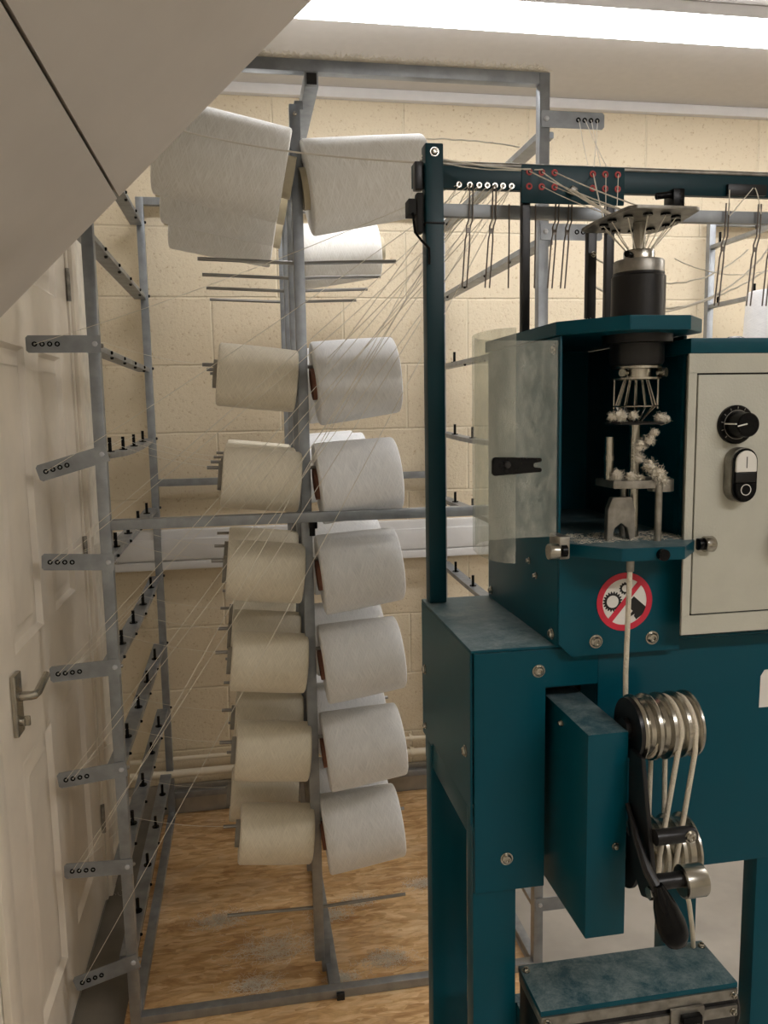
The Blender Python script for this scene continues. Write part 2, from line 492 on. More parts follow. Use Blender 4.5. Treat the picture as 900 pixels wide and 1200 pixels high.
# six-panel door, its face flush with the wall
def make_door():
    d = thing('door_1', '', 'door', (XL, DY0, 0)); del d['label']; del d['category']; d['kind'] = 'structure'
    cols = ((1.685, 1.935), (2.05, 2.30))
    rows = ((0.17, 0.785), (1.01, 1.655), (1.80, 1.94))
    g = G()
    ys = [DY0] + [v for c in cols for v in c] + [DY1]
    zs = [0.006] + [v for r in rows for v in r] + [DZ]
    x0, x1 = XL - 0.042, XL - 0.002
    for i in range(5):
        for j in range(7):
            if i % 2 == 1 and j % 2 == 1:
                continue
            g.box(x0, x1, ys[i], ys[i + 1], zs[j], zs[j + 1])
    for (a, b) in cols:
        for (c, e) in rows:
            # sloping moulding down into the recess, then a raised field
            def ring4(k, x):
                return [Vector((x, a + k, c + k)), Vector((x, b - k, c + k)), Vector((x, b - k, e - k)), Vector((x, a + k, e - k))]
            g.rings([ring4(0, x1), ring4(0.006, x1 + 0.0015), ring4(0.016, x1 - 0.011), ring4(0.024, x1 - 0.012), ring4(0.05, x1 - 0.003), ring4(0.052, x1 - 0.003)], cap=False)
            g.box(x0, x1 - 0.003, a + 0.051, b - 0.051, c + 0.051, e - 0.051)
    link('door_leaf', g, 'door', d)
    h = link('door_handle', G().box(XL - 0.002, XL + 0.009, 1.640, 1.688, 0.858, 0.985, 0.004), 'chrome', d)
    pts = [(XL + 0.008, 1.664, 0.937), (XL + 0.030, 1.664, 0.937), (XL + 0.037, 1.667, 0.937), (XL + 0.040, 1.68, 0.938), (XL + 0.040, 1.755, 0.950)]
    link('lever', G().tube(pts, [0.01, 0.009, 0.009, 0.0085, 0.008], 10), 'chrome', h)
    link('thumb_turn', G().cyl((XL + 0.008, 1.664, 0.885), (XL + 0.016, 1.664, 0.885), 0.010).box(XL + 0.014, XL + 0.026, 1.660, 1.668, 0.875, 0.895, 0.002), 'chrome', h)
    for z in (1.86, 1.1, 0.27):
        link('hinge', G().cyl((XL + 0.005, DY1 + 0.001, z - 0.045), (XL + 0.005, DY1 + 0.001, z + 0.045), 0.006, n=10), 'dull', d)
make_door()

# sloping stair soffit over the camera, two boards with an open joint
def soffit():
    s = Vector((1, 0, 0.987)).normalized()
    nrm = Vector((-s.z, 0, s.x))
    p0 = Vector((-0.1715, 0, 1.989 - 0.987 * 0.1715))
    def slab(ta, tb, na, nb, y0, y1):
        g = G()
        g.rings([[p0 + s * t + nrm * n + Vector((0, y, 0)) for t, n in ((ta, na), (tb, na), (tb, nb), (ta, nb))] for y in (y0, y1)])
        return g
    r = thing('trim_3', '', 'x', (-0.1715, 1.3, 1.82)); del r['label']; del r['category']; r['kind'] = 'structure'
    t0 = (XL + 0.1715) / s.x
    t1 = (ZC - 1.82) / s.z - 0.02
    link('soffit_board', slab(t0 + 0.002, -0.0022, 0, 0.012, -0.9, 1.3), 'soffit', r)
    link('soffit_board', slab(0.0022, t1, 0, 0.012, -0.9, 1.3), 'soffit', r)
    link('stair_string', slab(t0 + 0.03, t1 - 0.24, 0.0125, 0.22, -0.9, 1.298), 'seam', r)
soffit()

struct('trim_4', G().box(XL + 0.001, -0.346, DY0 - 0.2, 2.92, 0.0, 0.003), simple('dark_grey_floor_strip', srgb(112, 106, 96), 0.45, var=0.18, scale=7))  # thin darker grey sheet over the floor along the left wall
# board floor inside the creel
o = struct('floor_board', G().box(-0.345, 0.695, 1.2, 2.918, 0.0, 0.018, 0.001), 'osb')

# ------------------------------------------------------------------ services on the back wall
t = thing('cable_trunking', 'white plastic cable trunking running along the cream block wall', 'trunking', (1.5, YB, 0.945))
link('trunking_body', G().box(XL + 0.01, XR - 0.01, YB - 0.05, YB - 0.0005, 0.945, 0.975, 0.004).box(XL + 0.01, XR - 0.01, YB - 0.042, YB - 0.0005, 0.974, 1.085, 0.006), 'trunk', t)
link('lid', G().box(XL + 0.012, XR - 0.012, YB - 0.05, YB - 0.041, 0.98, 1.055, 0.003), 'trunk', t)
t = thing('water_pipe', 'thin cream painted pipe running low along the wall, the upper of two', 'pipe', (1.5, 2.905, 0.236), 'pipes along the foot of the wall')
link('pipe_run', G().cyl((XL + 0.02, 2.905, 0.236), (XR - 0.02, 2.905, 0.236), 0.008), 'pipe', t)
for x in (-0.05, 0.59, 1.3, 2.2):
    link('pipe_clip', G().ring((x - 0.006, 2.905, 0.236), (1, 0, 0), 0.011, 0.008, 0.012, 16).box(x - 0.004, x + 0.004, 2.913, YB, 0.231, 0.241), 'pipe', t)
t = thing('water_pipe', 'thick cream painted pipe running low along the wall, just above the skirting', 'pipe', (1.5, 2.892, 0.185), 'pipes along the foot of the wall')
link('pipe_run', G().cyl((XL + 0.02, 2.892, 0.185), (XR - 0.02, 2.892, 0.185), 0.0145), 'pipe', t)
for x in (-0.05, 0.59, 1.3, 2.2):
    link('pipe_clip', G().ring((x - 0.008, 2.892, 0.185), (1, 0, 0), 0.019, 0.0145, 0.016, 16).box(x - 0.005, x + 0.005, 2.909, YB, 0.178, 0.192), 'pipe', t)

# ------------------------------------------------------------------ ceiling lights
def batten(label, x0, x1, y0, y1, mat, z=2.552):
    t = thing('ceiling_light', label, 'ceiling light', ((x0 + x1) / 2, (y0 + y1) / 2, ZC))
    ym = (y0 + y1) / 2; w = (y1 - y0) / 2
    link('light_housing', G().box(x0 - 0.004, x1 + 0.004, ym - w, ym + w, z + 0.0165, ZC - 0.0005, 0.002), 'trunk', t)
    pts = [(ym - w, z + 0.016), (ym - w, z + 0.010), (ym - w * 0.85, z), (ym + w * 0.85, z), (ym + w, z + 0.010), (ym + w, z + 0.016)]
    g = G(); g.prism(pts, 'x', x0, x1)
    link('light_diffuser', g, mat, t)
batten('long lit tube light on the ceiling above the creel, by the wall', -0.1, 2.3, 2.195, 2.343, 'diffuser')
batten('tube light on the ceiling behind the camera, over the machine aisle', 0.3, 1.9, -1.05, -0.9, 'diffuser_room')
batten('added unseen tube light filling in the right half of the room', 2.5, 4.0, 1.25, 1.4, 'diffuser_room')  # added lamp out of view, brightens soffit, door and board floor

# ------------------------------------------------------------------ the creel (yarn rack)
CX, FY, BY = -0.315, 1.8725, 2.9
LEV = [1.65, 1.41, 1.168, 0.924, 0.678, 0.436, 0.19]
def tube_bar(g, x0, x1, y0, y1, z0, z1):
    return g.box(x0, x1, y0, y1, z0, z1, 0.0018)

def bolt(parent, p, d, r=0.006, h=0.005, mat='chrome'):
    return link('bolt', G().lathe([(0, r), (h * 0.6, r), (h, r * 0.6)], p, d, 8), mat, parent)

def bracket(parent, x_in, sgn, z, tilt):
    """guide plate reaching outward from the post, four eyelets near its free end"""
    a = math.radians(tilt)
    ca, sa = math.cos(a), math.sin(a)
    def P(u, v):
        return (x_in + sgn * (u * ca - v * sa * 0), z - u * sa + v) if False else (x_in + sgn * (u * ca + v * sa), z - u * sa + v * ca)
    w, L, c = 0.0185, 0.142, 0.005
    out = [(-0.012, -w), (L - c, -w), (L, -w + c), (L, w - c), (L - c, w), (-0.012, w)]
    g = G().prism([P(u, v) for u, v in out], 'y', FY - 0.0155, FY - 0.0125)
    b = link('guide_bracket', g, 'galv', parent)
    for k in range(4):
        x, zz = P(L - 0.018 - k * 0.0155, 0)
        link('eyelet', G().ring((x, FY - 0.0118, zz), (0, -1, 0), 0.0055, 0.0028, 0.0055, 14), 'black', b)
    x, zz = P(0.0, 0)
    bolt(b, (x, FY - 0.0155, zz), (0, -1, 0), 0.006, 0.004, 'galv_top')
    return [P(L - 0.018 - k * 0.0155, 0) for k in range(4)]

cr = thing('yarn_creel', 'tall grey steel yarn creel carrying white cones on spindles', 'yarn rack', (0.2, 2.4, 0))
up = lambda x, y, z0, z1: link('upright', tube_bar(G(), x - 0.0125, x + 0.0125, y - 0.0125, y + 0.0125, z0, z1), 'galv', cr)
fl = link('upright', tube_bar(G(), CX - 0.0125, CX + 0.0125, FY - 0.0125, FY + 0.0125, 0.0, 2.23), 'galv', cr)
fr = up(0.712, FY, 0.0, 2.258)
bl = up(CX, BY, 0.02, 2.215)
brr = up(0.722, BY, 0.02, 2.215)
rail = lambda x0, x1, y0, y1, z0, z1: link('rail', tube_bar(G(), x0, x1, y0, y1, z0, z1), 'galv', cr)
rail(CX - 0.0125, 0.6995, FY - 0.0125, FY + 0.0125, 2.232, 2.258)
rail(CX + 0.0125, 0.6995, FY - 0.0125, FY + 0.0125, 1.239, 1.262)
rail(CX + 0.0125, 0.6995, FY - 0.0125, FY + 0.0125, 0.0185, 0.042)
rail(CX + 0.0125, 0.7095, BY - 0.0125, BY + 0.0125, 2.19, 2.215)
rail(CX + 0.0125, 0.7095, BY - 0.0125, BY + 0.0125, 1.243, 1.267)
rail(CX + 0.0125, 0.7095, BY - 0.0125, BY + 0.0125, 0.09, 0.114)
rail(0.160, 0.190, FY - 0.02, BY, 2.198, 2.2315)
link('open_end_shade', G().box(0.164, 0.186, FY - 0.0212, FY - 0.0201, 2.203, 2.2265), 'rubber', cr)  # dark hollow of the open rail end, drawn as a black plate
rail(0.160, 0.190, FY + 0.0125, BY - 0.0125, 0.0185, 0.042)
rail(CX - 0.0125, CX + 0.0125, FY + 0.0125, BY - 0.0125, 0.0185, 0.04)
rail(0.6995, 0.7245, FY + 0.0125, BY - 0.0125, 0.0185, 0.04)
link('foot', G().box(0.172, 0.19, FY - 0.012, FY + 0.004, 0.0180, 0.0184).box(0.176, 0.196, FY - 0.022, FY - 0.0126, 0.0181, 0.036, 0.002), 'rubber', cr)
link('clamp', G().box(0.142, 0.162, FY - 0.004, FY + 0.02, 1.222, 1.239, 0.003).cyl((0.15, FY + 0.004, 1.224), (0.15, FY + 0.004, 1.205), 0.007), 'black', cr)

# side rungs with pegs, front guide brackets
TILT_L = [0, 16, -3, 3, 6, -2, 16]
HOLES_L, HOLES_R = [], []
for sgn, px in ((-1, CX), (1, 0.712)):
    for z in [2.135, 1.893] + LEV:
        zb = z - 0.012
        x0, x1 = (px - 0.032, px + 0.006) if sgn < 0 else (px - 0.006, px + 0.032)
        pgx = px + sgn * 0.010
        seg = 10
        bow = 0.0
        if abs(z - 1.41) < 0.01: bow = 0.012
        if abs(z - 0.924) < 0.01 or abs(z - 0.678) < 0.01: bow = 0.01
        g = G()
        rings = []
        for i in range(seg + 1):
            f = i / seg
            y = FY + 0.0125 + (BY - FY - 0.025) * f
            dz = -bow * math.sin(math.pi * f)
            rings.append([Vector((x0, y, zb + dz)), Vector((x1, y, zb + dz)), Vector((x1, y, zb + 0.012 + dz)), Vector((x1 - 0.002, y, zb + 0.014 + dz)), Vector((x0, y, zb + 0.014 + dz))])
        g.rings(rings)
        ru = link('rung', g, 'galv', cr)
        for k, y in enumerate((2.72, 2.50, 2.28, 2.06)):
            f = (y - FY) / (BY - FY)
            zz = zb + 0.014 - bow * math.sin(math.pi * f)
            if z < 1.5 or (sgn > 0 and k == 0 and z < 1.7):
                link('peg', G().cyl((pgx, y, zz), (pgx, y, zz + 0.036), 0.0045, n=10).cyl((pgx, y, zz), (pgx, y, zz + 0.003), 0.011, n=14), 'black', ru)
                if z < 1.2:
                    bolt(ru, (x1, y - 0.09, zz - 0.007), (1, 0, 0), 0.004, 0.006, 'black')
            else:
                bolt(ru, (x1, y, zz - 0.007), (1, 0, 0), 0.0045, 0.005, 'black')
                bolt(ru, (px, y + 0.05, zb), (0, 0, -1), 0.0045, 0.006, 'blacksteel')
        bolt(cr, (px + 0.0125, BY, z + 0.0), (1, 0, 0), 0.005, 0.006, 'blacksteel')
for z, tl in zip(LEV, TILT_L):
    HOLES_L.append(bracket(cr, CX + 0.004, -1, z + 0.0, tl))
for z in (2.156, 1.905):
    HOLES_R.append(bracket(cr, 0.715, 1, z, 0))
bracket(cr, 0.715, 1, 0.205, 0)
for z in LEV:
    bolt(cr, (CX + 0.0125, FY, z - 0.003), (1, 0, 0), 0.005, 0.007, 'dull')

# centre posts and spindles
POSTS = [1.95, 2.17, 2.40, 2.64]
RODZ = [2.062, 1.842, 1.602, 1.361, 1.136, 0.908, 0.677, 0.455, 0.214]
PX = 0.1425
for i, y in enumerate(POSTS):
    zb = 0.07 if i == 0 else 0.19
    g = tube_bar(G(), PX - 0.0125, PX + 0.0125, y - 0.0125, y + 0.0125, zb, 2.192)
    g.box(PX + 0.0, PX + 0.019, y - 0.012, y + 0.012, 2.18, 2.199)
    p = link('upright', g, 'galv', cr)
    bolt(p, (PX + 0.0, y - 0.0125, 2.17), (0, -1, 0), 0.005, 0.003)
    for j, z in enumerate(RODZ):
        if i > 0 and j == 8:
            continue
        for sx in (-1, 1):
            a = Vector((PX + sx * 0.010, y, z)); b = Vector((PX + sx * 0.232, y, z + 0.232 * 0.03))
            link('spindle', G().cyl(a, b, 0.0044, n=10), 'rod', p)
    if i == 0:
        link('tie', G().box(0.150, 0.172, y + 0.0126, y + 0.03, 0.02, 0.10), 'galv', p)

# ------------------------------------------------------------------ yarn cones
def make_cone(L, r_in, r_out, yarn, core, core_r=0.036, ext_in=0.006, ext_out=0.006):
    """local +X points outward from the post; origin at the middle of the axis"""
    t = thing('yarn_cone', '', 'yarn cone', (0, 0, 0))
    e = 0.006
    prof = [(-L / 2 + 0.002, core_r), (-L / 2, core_r + 0.01)]
    prof += [(-L / 2, r_in - e), (-L / 2 + e * 0.35, r_in - e * 0.3), (-L / 2 + e, r_in)]
    for k in range(1, 8):
        f = k / 8
        prof.append((-L / 2 + e + (L - 2 * e) * f, r_in + (r_out - r_in) * f + 0.0008 * math.sin(f * math.pi)))
    prof += [(L / 2 - e, r_out), (L / 2 - e * 0.35, r_out - e * 0.3), (L / 2, r_out - e), (L / 2, core_r + 0.01), (L / 2 - 0.002, core_r)]
    g = G(); n = 48
    rings = []
    for tt, r in prof:
        rings.append([Vector((tt, math.cos(2 * math.pi * i / n) * r, math.sin(2 * math.pi * i / n) * r)) for i in range(n)])
    g.rings(rings, cap=False)
    link('wound_yarn', g, yarn, t)
    co, ci = core_r, core_r - 0.003
    a, b = -L / 2 - ext_in, L / 2 + ext_out
    g = G()
    g.rings([[Vector((tt, math.cos(2 * math.pi * i / 28) * r, math.sin(2 * math.pi * i / 28) * r)) for i in range(28)] for tt, r in ((a, ci), (a, co), (b, co * 0.92), (b, ci * 0.92), (a, ci))], cap=False)
    link('paper_core', g, core, t)
    return t

def put(src, first, loc, ang, side, label, group, spin):
    if first:
        t = src
    else:
        t = src.copy(); COL.objects.link(t)
        for ch in src.children:
            c = ch.copy(); COL.objects.link(c); c.parent = t
    t.location = loc
    # side -1 cones point towards -X; the outer end is higher than the inner one
    rz = 0 if side > 0 else math.pi
    t.rotation_euler = (Matrix.Rotation(rz, 3, 'Z') @ Matrix.Rotation(-ang, 3, 'Y') @ Matrix.Rotation(spin, 3, 'X')).to_euler()
    t['label'] = label; t['category'] = 'yarn cone'; t['group'] = group
    return t

ROW = ['top', 'second', 'third', 'fourth', 'fifth', 'sixth', 'seventh', 'eighth']
POSTN = ['nearest', 'second', 'third', 'farthest']
big = make_cone(0.285, 0.104, 0.103, 'bright_yarn', 'core_cream', 0.047, 0.02, 0.02)
bigr = make_cone(0.285, 0.106, 0.090, 'bright_yarn', 'core_cream', 0.047, 0.012, 0.012)
bigb = make_cone(0.25, 0.100, 0.088, 'bright_yarn', 'core_cream', 0.040, 0.01, 0.02)
left = make_cone(0.184, 0.0735, 0.0735, 'cream_yarn', 'core_grey', 0.036, 0.004, 0.01)
right = make_cone(0.198, 0.0995, 0.0915, 'grey_yarn', 'core', 0.038, 0.008, 0.0)
seen = set()
CONES = []
def cone(src, post, side, row, x, z, ang, dy=0.0):
    first = src.name not in seen
    seen.add(src.name)
    s = 'left' if side < 0 else 'right'
    colr = {big.name: 'fat white', bigr.name: 'fat white', bigb.name: 'fat white', left.name: 'cream', right.name: 'white'}[src.name]
    lab = '%s yarn cone, %s row from the top, %s side of the creel\'s %s post' % (colr, ROW[row], s, POSTN[post]) if row else \
          '%s yarn cone in the top row, %s side of the creel\'s %s post' % (colr, s, POSTN[post])
    c = put(src, first, (x, POSTS[post] + dy, z), ang, side, lab, 'yarn cones on the creel spindles', random.uniform(0, 6))
    CONES.append((post, side, row, x, POSTS[post], z))
cone(big, 0, -1, 0, -0.024, 2.064, R(11.5))
cone(big, 1, -1, 0, -0.028, 2.052, R(10.5))
cone(big, 2, -1, 0, -0.030, 2.035, R(10))
cone(bigr, 0, 1, 0, 0.306, 2.030, R(8))
cone(bigb, 3, 1, 0, 0.322, 1.995, R(6.5))
LZ = {2: 1.577, 3: 1.336, 4: 1.110, 5: 0.882, 6: 0.651, 7: 0.430}
for j in range(2, 8):
    cone(left, 0, -1, j, 0.036 + 0.001 * (j - 2), LZ[j], R(6.2))
    cone(right, 0, 1, j, 0.270 - (0.008 if j == 7 else 0), LZ[j] - 0.006, R(5.8))
for p, j in ((1, 3), (1, 4), (1, 5), (1, 6), (1, 7), (2, 5), (2, 3)):
    cone(left, p, -1, j, 0.036 - (0.02 if j == 7 else 0), LZ[j], R(6.2))
for p, j in ((1, 2), (2, 3), (3, 3), (1, 4), (1, 5), (1, 6), (1, 7), (2, 4), (2, 6)):
    cone(right, p, 1, j, 0.262, LZ[j] - 0.006, R(5.8))

# ------------------------------------------------------------------ second creel, at the right
c2 = thing('yarn_creel', 'grey steel creel partly seen at the right edge, behind the machine', 'yarn rack', (2.2, 2.4, 0))
for (x, y) in ((1.778, 2.9), (1.778, FY), (2.80, 2.9), (2.80, FY)):
    link('upright', tube_bar(G(), x - 0.0125, x + 0.0125, y - 0.0125, y + 0.0125, 0, 2.19), 'galv', c2)
for y in (FY, BY):
    for z in (2.165, 1.24, 0.02):
        link('rail', tube_bar(G(), 1.7905, 2.7875, y - 0.0125, y + 0.0125, z, z + 0.025), 'galv', c2)
for z in [2.085, 1.865] + LEV:
    ru = link('rung', G().box(1.768, 1.79, FY + 0.0125, BY - 0.0125, z - 0.007, z + 0.007, 0.001), 'galv', c2)
    for y in (2.84, 2.62, 2.40, 2.18):
        link('peg', G().cyl((1.778, y, z + 0.007), (1.778, y, z + 0.045), 0.005, n=10), 'black', ru)
c = right.copy(); COL.objects.link(c)
for ch in right.children:
    k = ch.copy(); COL.objects.link(k); k.parent = c
c.location = (1.778, 2.5, 1.769); c.rotation_euler = (0, R(-90), 0)
link('peg', G().cyl((1.778, 2.5, 1.657), (1.778, 2.5, 1.90), 0.005, n=10).cyl((1.778, 2.5, 1.657), (1.778, 2.5, 1.661), 0.05, n=20), 'black', ru) if False else None
c['label'] = 'white yarn cone at the right edge, standing upright behind the control box'; c['category'] = 'yarn cone'; c['group'] = 'yarn cones beyond the machine'


# ------------------------------------------------------------------ the machine
mc = thing('cord_braiding_machine', 'dark teal cord making machine with grey control box and cord spindle head', 'machine', (0.6, 1.03, 0))
X0, X1, YM, YR, ZT, ZL = 0.257, 1.02, 0.90, 1.172, 1.211, 0.898
P = lambda name, g, mat, parent=mc: link(name, g, mat, parent)
def mbolt(parent, x, y, z, r=0.0065, d=(0, -1, 0)):
    d = Vector(d)
    p = Vector((x, y, z))
    b = P('bolt', G().cyl(p, p + d * 0.0012, r * 1.25, n=18).lathe([(0.001, r * 0.95), (0.003, r * 0.95), (0.0048, r * 0.7), (0.005, r * 0.42), (0.003, r * 0.4), (0.003, 0)], p, d, 18), 'chrome', parent)
    return b
# cabinet: top, side, back, front sheets with folded edges
cab = P('cabinet', G().box(X0, X1, YM, YR, ZT - 0.004, ZT, 0.0015), 'teal')
P('side_panel', G().prism([(YM + 0.004, ZT - 0.004), (YR, ZT - 0.004), (YR, 1.0), (1.115, 1.0), (1.105, 1.008), (YM + 0.016, 1.006), (YM + 0.004, 0.985)], 'x', X0, X0 + 0.003, 0.0007), 'teal', cab)
P('side_rail', G().box(X0 + 0.006, X0 + 0.05, YM + 0.0365, 1.1345, 0.957, 1.03, 0.001), 'teal', cab)
P('side_panel', G().box(X1 - 0.003, X1, YM + 0.004, YR, 0.96, ZT - 0.004), 'teal', cab)
P('back_panel', G().box(X0 + 0.004, X1 - 0.004, YR - 0.004, YR, 0.96, ZT - 0.005), 'teal', cab)
P('front_panel', G().prism([(X0 + 0.004, ZT - 0.0045), (0.4195, ZT - 0.0045), (0.4195, 1.158), (0.3515, 1.158), (0.3515, ZL), (0.317, ZL), (X0 + 0.004, ZL)], 'y', YM, YM + 0.004, 0.0007), 'teal', cab)
P('front_panel', G().box(0.4205, X1 - 0.004, YM + 0.002, YM + 0.006, ZL, ZT - 0.0045, 0.0007), 'teal', cab)
P('inner_frame', G().box(0.3525, 0.419, YM + 0.05, YM + 0.054, ZL + 0.01, 1.15), 'rubber', cab)
mbolt(cab, 0.342, YM, 1.180); mbolt(cab, 0.302, YM, 0.941)
mbolt(cab, X0, 1.15, 1.107, 0.006, (-1, 0, 0)); mbolt(cab, X0, 0.925, 1.075, 0.006, (-1, 0, 0))
mbolt(cab, X0, 1.15, 1.018, 0.004, (-1, 0, 0))
for (x0, x1) in ((X0, 0.317), (0.650, 0.710), (X1 - 0.06, X1)):
    for (y0, y1, zt) in ((YM + 0.0065, YM + 0.036, 0.999), (1.135, YR - 0.0045, 0.999)):
        lg = P('leg', G().box(x0 + 0.0031, x1, y0, y1, 0.012, zt, 0.003), 'teal')
        P('levelling_foot', G().cyl(((x0 + x1) / 2, (y0 + y1) / 2, 0), ((x0 + x1) / 2, (y0 + y1) / 2, 0.0125), 0.024), 'black', lg)
P('paper_label', G().prism([(0.643, 1.150), (0.648, 1.158), (0.70, 1.160), (0.70, 1.108), (0.6425, 1.108)], 'y', YM + 0.0014, YM + 0.0019), 'white')

# spindle head housing
HX0, HX1, HY = 0.361, 0.519, 0.886
hd = P('spindle_head', G().box(HX0, HX0 + 0.003, HY + 0.003, 1.165, ZT + 0.0005, 1.579, 0.0007), 'teal')
P('side_panel', G().box(HX1 - 0.003, HX1, HY + 0.016, 1.165, ZT + 0.0005, 1.579, 0.0007), 'teal', hd)
P('back_panel', G().box(HX0 + 0.003, HX1 - 0.003, 1.16, 1.165, ZT + 0.0005, 1.5797), 'teal', hd)
P('front_plate', G().prism([(HX0 + 0.0005, 1.216), (0.3785, 1.199), (HX1, 1.199), (HX1, 1.326), (HX0 + 0.0005, 1.326)], 'y', HY, HY + 0.003, 0.0006), 'teal', hd)
P('front_plate', G().box(HX1 - 0.004, HX1, HY + 0.004, HY + 0.016, 1.326, 1.579), 'teal', hd)
shp = [(HX0 + 0.001, 1.16), (HX0 + 0.001, 0.884), (0.366, 0.868), (0.409, 0.822), (0.482, 0.817), (0.5185, 0.858), (0.5185, 1.16)]
P('shelf', G().prism(shp, 'z', 1.3262, 1.341, 0.0006), 'teal', hd)
tpp = [(HX0 - 0.004, 1.168), (HX0 - 0.004, 0.892), (0.372, 0.872), (0.413, 0.822), (0.483, 0.821), (0.521, 0.862), (0.521, 1.168)]
P('top_plate', G().prism(tpp, 'z', 1.5795, 1.595, 0.0006), 'teal', hd)
mbolt(hd, 0.409, HY, 1.2165, 0.0068); mbolt(hd, 0.482, HY, 1.2165, 0.0068)
mbolt(hd, HX0, 0.905, 1.224, 0.006, (-1, 0, 0)); mbolt(hd, HX0, 1.15, 1.224, 0.005, (-1, 0, 0))
mbolt(hd, HX0, 0.96, 1.285, 0.0035, (-1, 0, 0)); mbolt(hd, HX0, 0.985, 1.30, 0.0035, (-1, 0, 0))
mbolt(hd, HX0, 0.905, 1.565, 0.005, (-1, 0, 0))
for x, s in ((0.352, -1), (0.5185, 1)):
    z = 1.336
    P('shelf_knob', G().lathe([(0, 0.007), (0.006, 0.007)], (x - (0.0 if s > 0 else -0.004), 0.852, z), (s, 0, 0), 18), 'black', hd)
    P('shelf_knob', G().lathe([(0, 0.0085), (0.001, 0.0095), (0.011, 0.0095), (0.0125, 0.0085)], (x + s * 0.0062, 0.85, z), (s, 0, 0), 20), 'chrome', hd)
P('hinge_block', G().box(0.348, 0.3605, 0.852, 0.885, 1.326, 1.352, 0.002), 'dull', hd)
P('shelf_screw', G().cyl((0.455, 0.8205, 1.333), (0.455, 0.812, 1.333), 0.0065, n=18), 'black', hd)
P('cord_nozzle', G().cyl((0.4255, 0.835, 1.3262), (0.4255, 0.835, 1.312), 0.0045, n=14), 'dull', hd)

# sign: no hands in the gears
SX, SZ, SY = 0.445, 1.2635, HY
sg = P('warning_sign', G().cyl((SX, SY, SZ), (SX, SY - 0.0006, SZ), 0.0345, n=48), 'white', hd)
P('sign_ring', G().ring((SX, SY - 0.0006, SZ), (0, -1, 0), 0.0358, 0.0285, 0.0004, 48), 'red', hd)
def gear(cx, cz, r, teeth, hole):
    pts = []
    for i in range(teeth):
        for k, rr in ((0, 0.8), (0.35, 1.0), (0.6, 1.0), (0.9, 0.8)):
            a = 2 * math.pi * (i + k) / teeth
            pts.append((cx + r * rr * math.cos(a), cz + r * rr * math.sin(a)))
    g = G().prism(pts, 'y', SY - 0.0010, SY - 0.0006)
    return g
P('sign_gear', gear(SX - 0.0155, SZ + 0.001, 0.0125, 20, 0), 'ink', hd)
P('sign_gear', gear(SX + 0.0005, SZ + 0.0165, 0.0078, 13, 0), 'ink', hd)
P('sign_gear_hole', G().cyl((SX - 0.0155, SY - 0.001, SZ + 0.001), (SX - 0.0155, SY - 0.0012, SZ + 0.001), 0.0076, n=24).cyl((SX + 0.0005, SY - 0.001, SZ + 0.0165), (SX + 0.0005, SY - 0.0012, SZ + 0.0165), 0.0042, n=20), 'white', hd)
rot = Matrix.Rotation(R(-50), 3, 'Y')
P('sign_bar', G().box(SX - 0.030, SX + 0.030, SY - 0.0014, SY - 0.0011, SZ - 0.0032, SZ + 0.0032, 0, rot), 'red', hd)
hand = [(0.004, -0.002), (0.012, 0.006), (0.0275, -0.0075), (0.024, -0.0165), (0.0155, -0.0225), (0.0125, -0.0185), (0.0135, -0.0155), (0.0065, -0.0195), (0.005, -0.018), (0.011, -0.012), (0.001, -0.0035)]
P('sign_hand', G().prism([(SX + a, SZ + b) for a, b in hand], 'y', SY - 0.0010, SY - 0.0006), 'ink', hd)

# spindle: housing, shaft, thread disc, needle cage
AX, AY = 0.457, 0.892
ax = lambda z: (AX, AY, z)
lv = lambda prof: G().lathe([(z - 1.0, r) for z, r in prof], (AX, AY, 1.0), (0, 0, 1), 36)
P('spindle_housing', lv([(1.595, 0.0305), (1.645, 0.0305), (1.647, 0.029), (1.6495, 0.029)]), 'blacksteel', hd)
P('bearing_ring', lv([(1.6495, 0.0285), (1.662, 0.0285), (1.6635, 0.0275), (1.6635, 0.018)]), 'dull', hd)
P('collar', lv([(1.6635, 0.0175), (1.6735, 0.0175), (1.675, 0.0165)]), 'chrome', hd)
P('collar_screw', G().cyl((AX - 0.016, AY - 0.01, 1.669), (AX - 0.022, AY - 0.014, 1.669), 0.0035, n=12), 'black', hd)
P('shaft', lv([(1.675, 0.0072), (1.7065, 0.0072)]), 'chrome', hd)
dp = [(0.409, 0.945), (0.4075, 0.905), (0.414, 0.836), (0.421, 0.828), (0.490, 0.829), (0.497, 0.834), (0.5085, 0.90), (0.507, 0.944), (0.50, 0.953), (0.42, 0.953)]
disc = P('thread_disc', G().prism(dp, 'z', 1.707, 1.7105, 0.0006), 'dull', hd)
for k in range(12):
    a = 2 * math.pi * k / 12 + 0.2
    x, y = AX + 0.039 * math.cos(a), AY + 0.045 * math.sin(a)
    P('disc_hole', G().lathe([(0, 0.0055), (0.0065, 0.0048)], (x, y, 1.7045), (0, 0, 1), 14), 'black', disc) if k < 12 else None
DISC = [(AX + 0.039 * math.cos(2 * math.pi * k / 12 + 0.2), AY + 0.045 * math.sin(2 * math.pi * k / 12 + 0.2)) for k in range(12)]
P('spindle_housing', lv([(1.545, 0.029), (1.549, 0.031), (1.569, 0.031), (1.57, 0.040), (1.5795, 0.040)]), 'blacksteel', hd)
cage = P('needle_cage', G().ring(ax(1.541), (0, 0, 1), 0.0292, 0.024, 0.0025, 36).ring(ax(1.5285), (0, 0, 1), 0.0292, 0.024, 0.002, 36).lathe([(0, 0.018), (0.015, 0.018)], ax(1.5295), (0, 0, 1), 24), 'chrome', hd)
P('cage_screw', G().cyl((AX + 0.020, AY - 0.014, 1.536), (AX + 0.026, AY - 0.022, 1.536), 0.0055, n=14), 'chrome', cage)
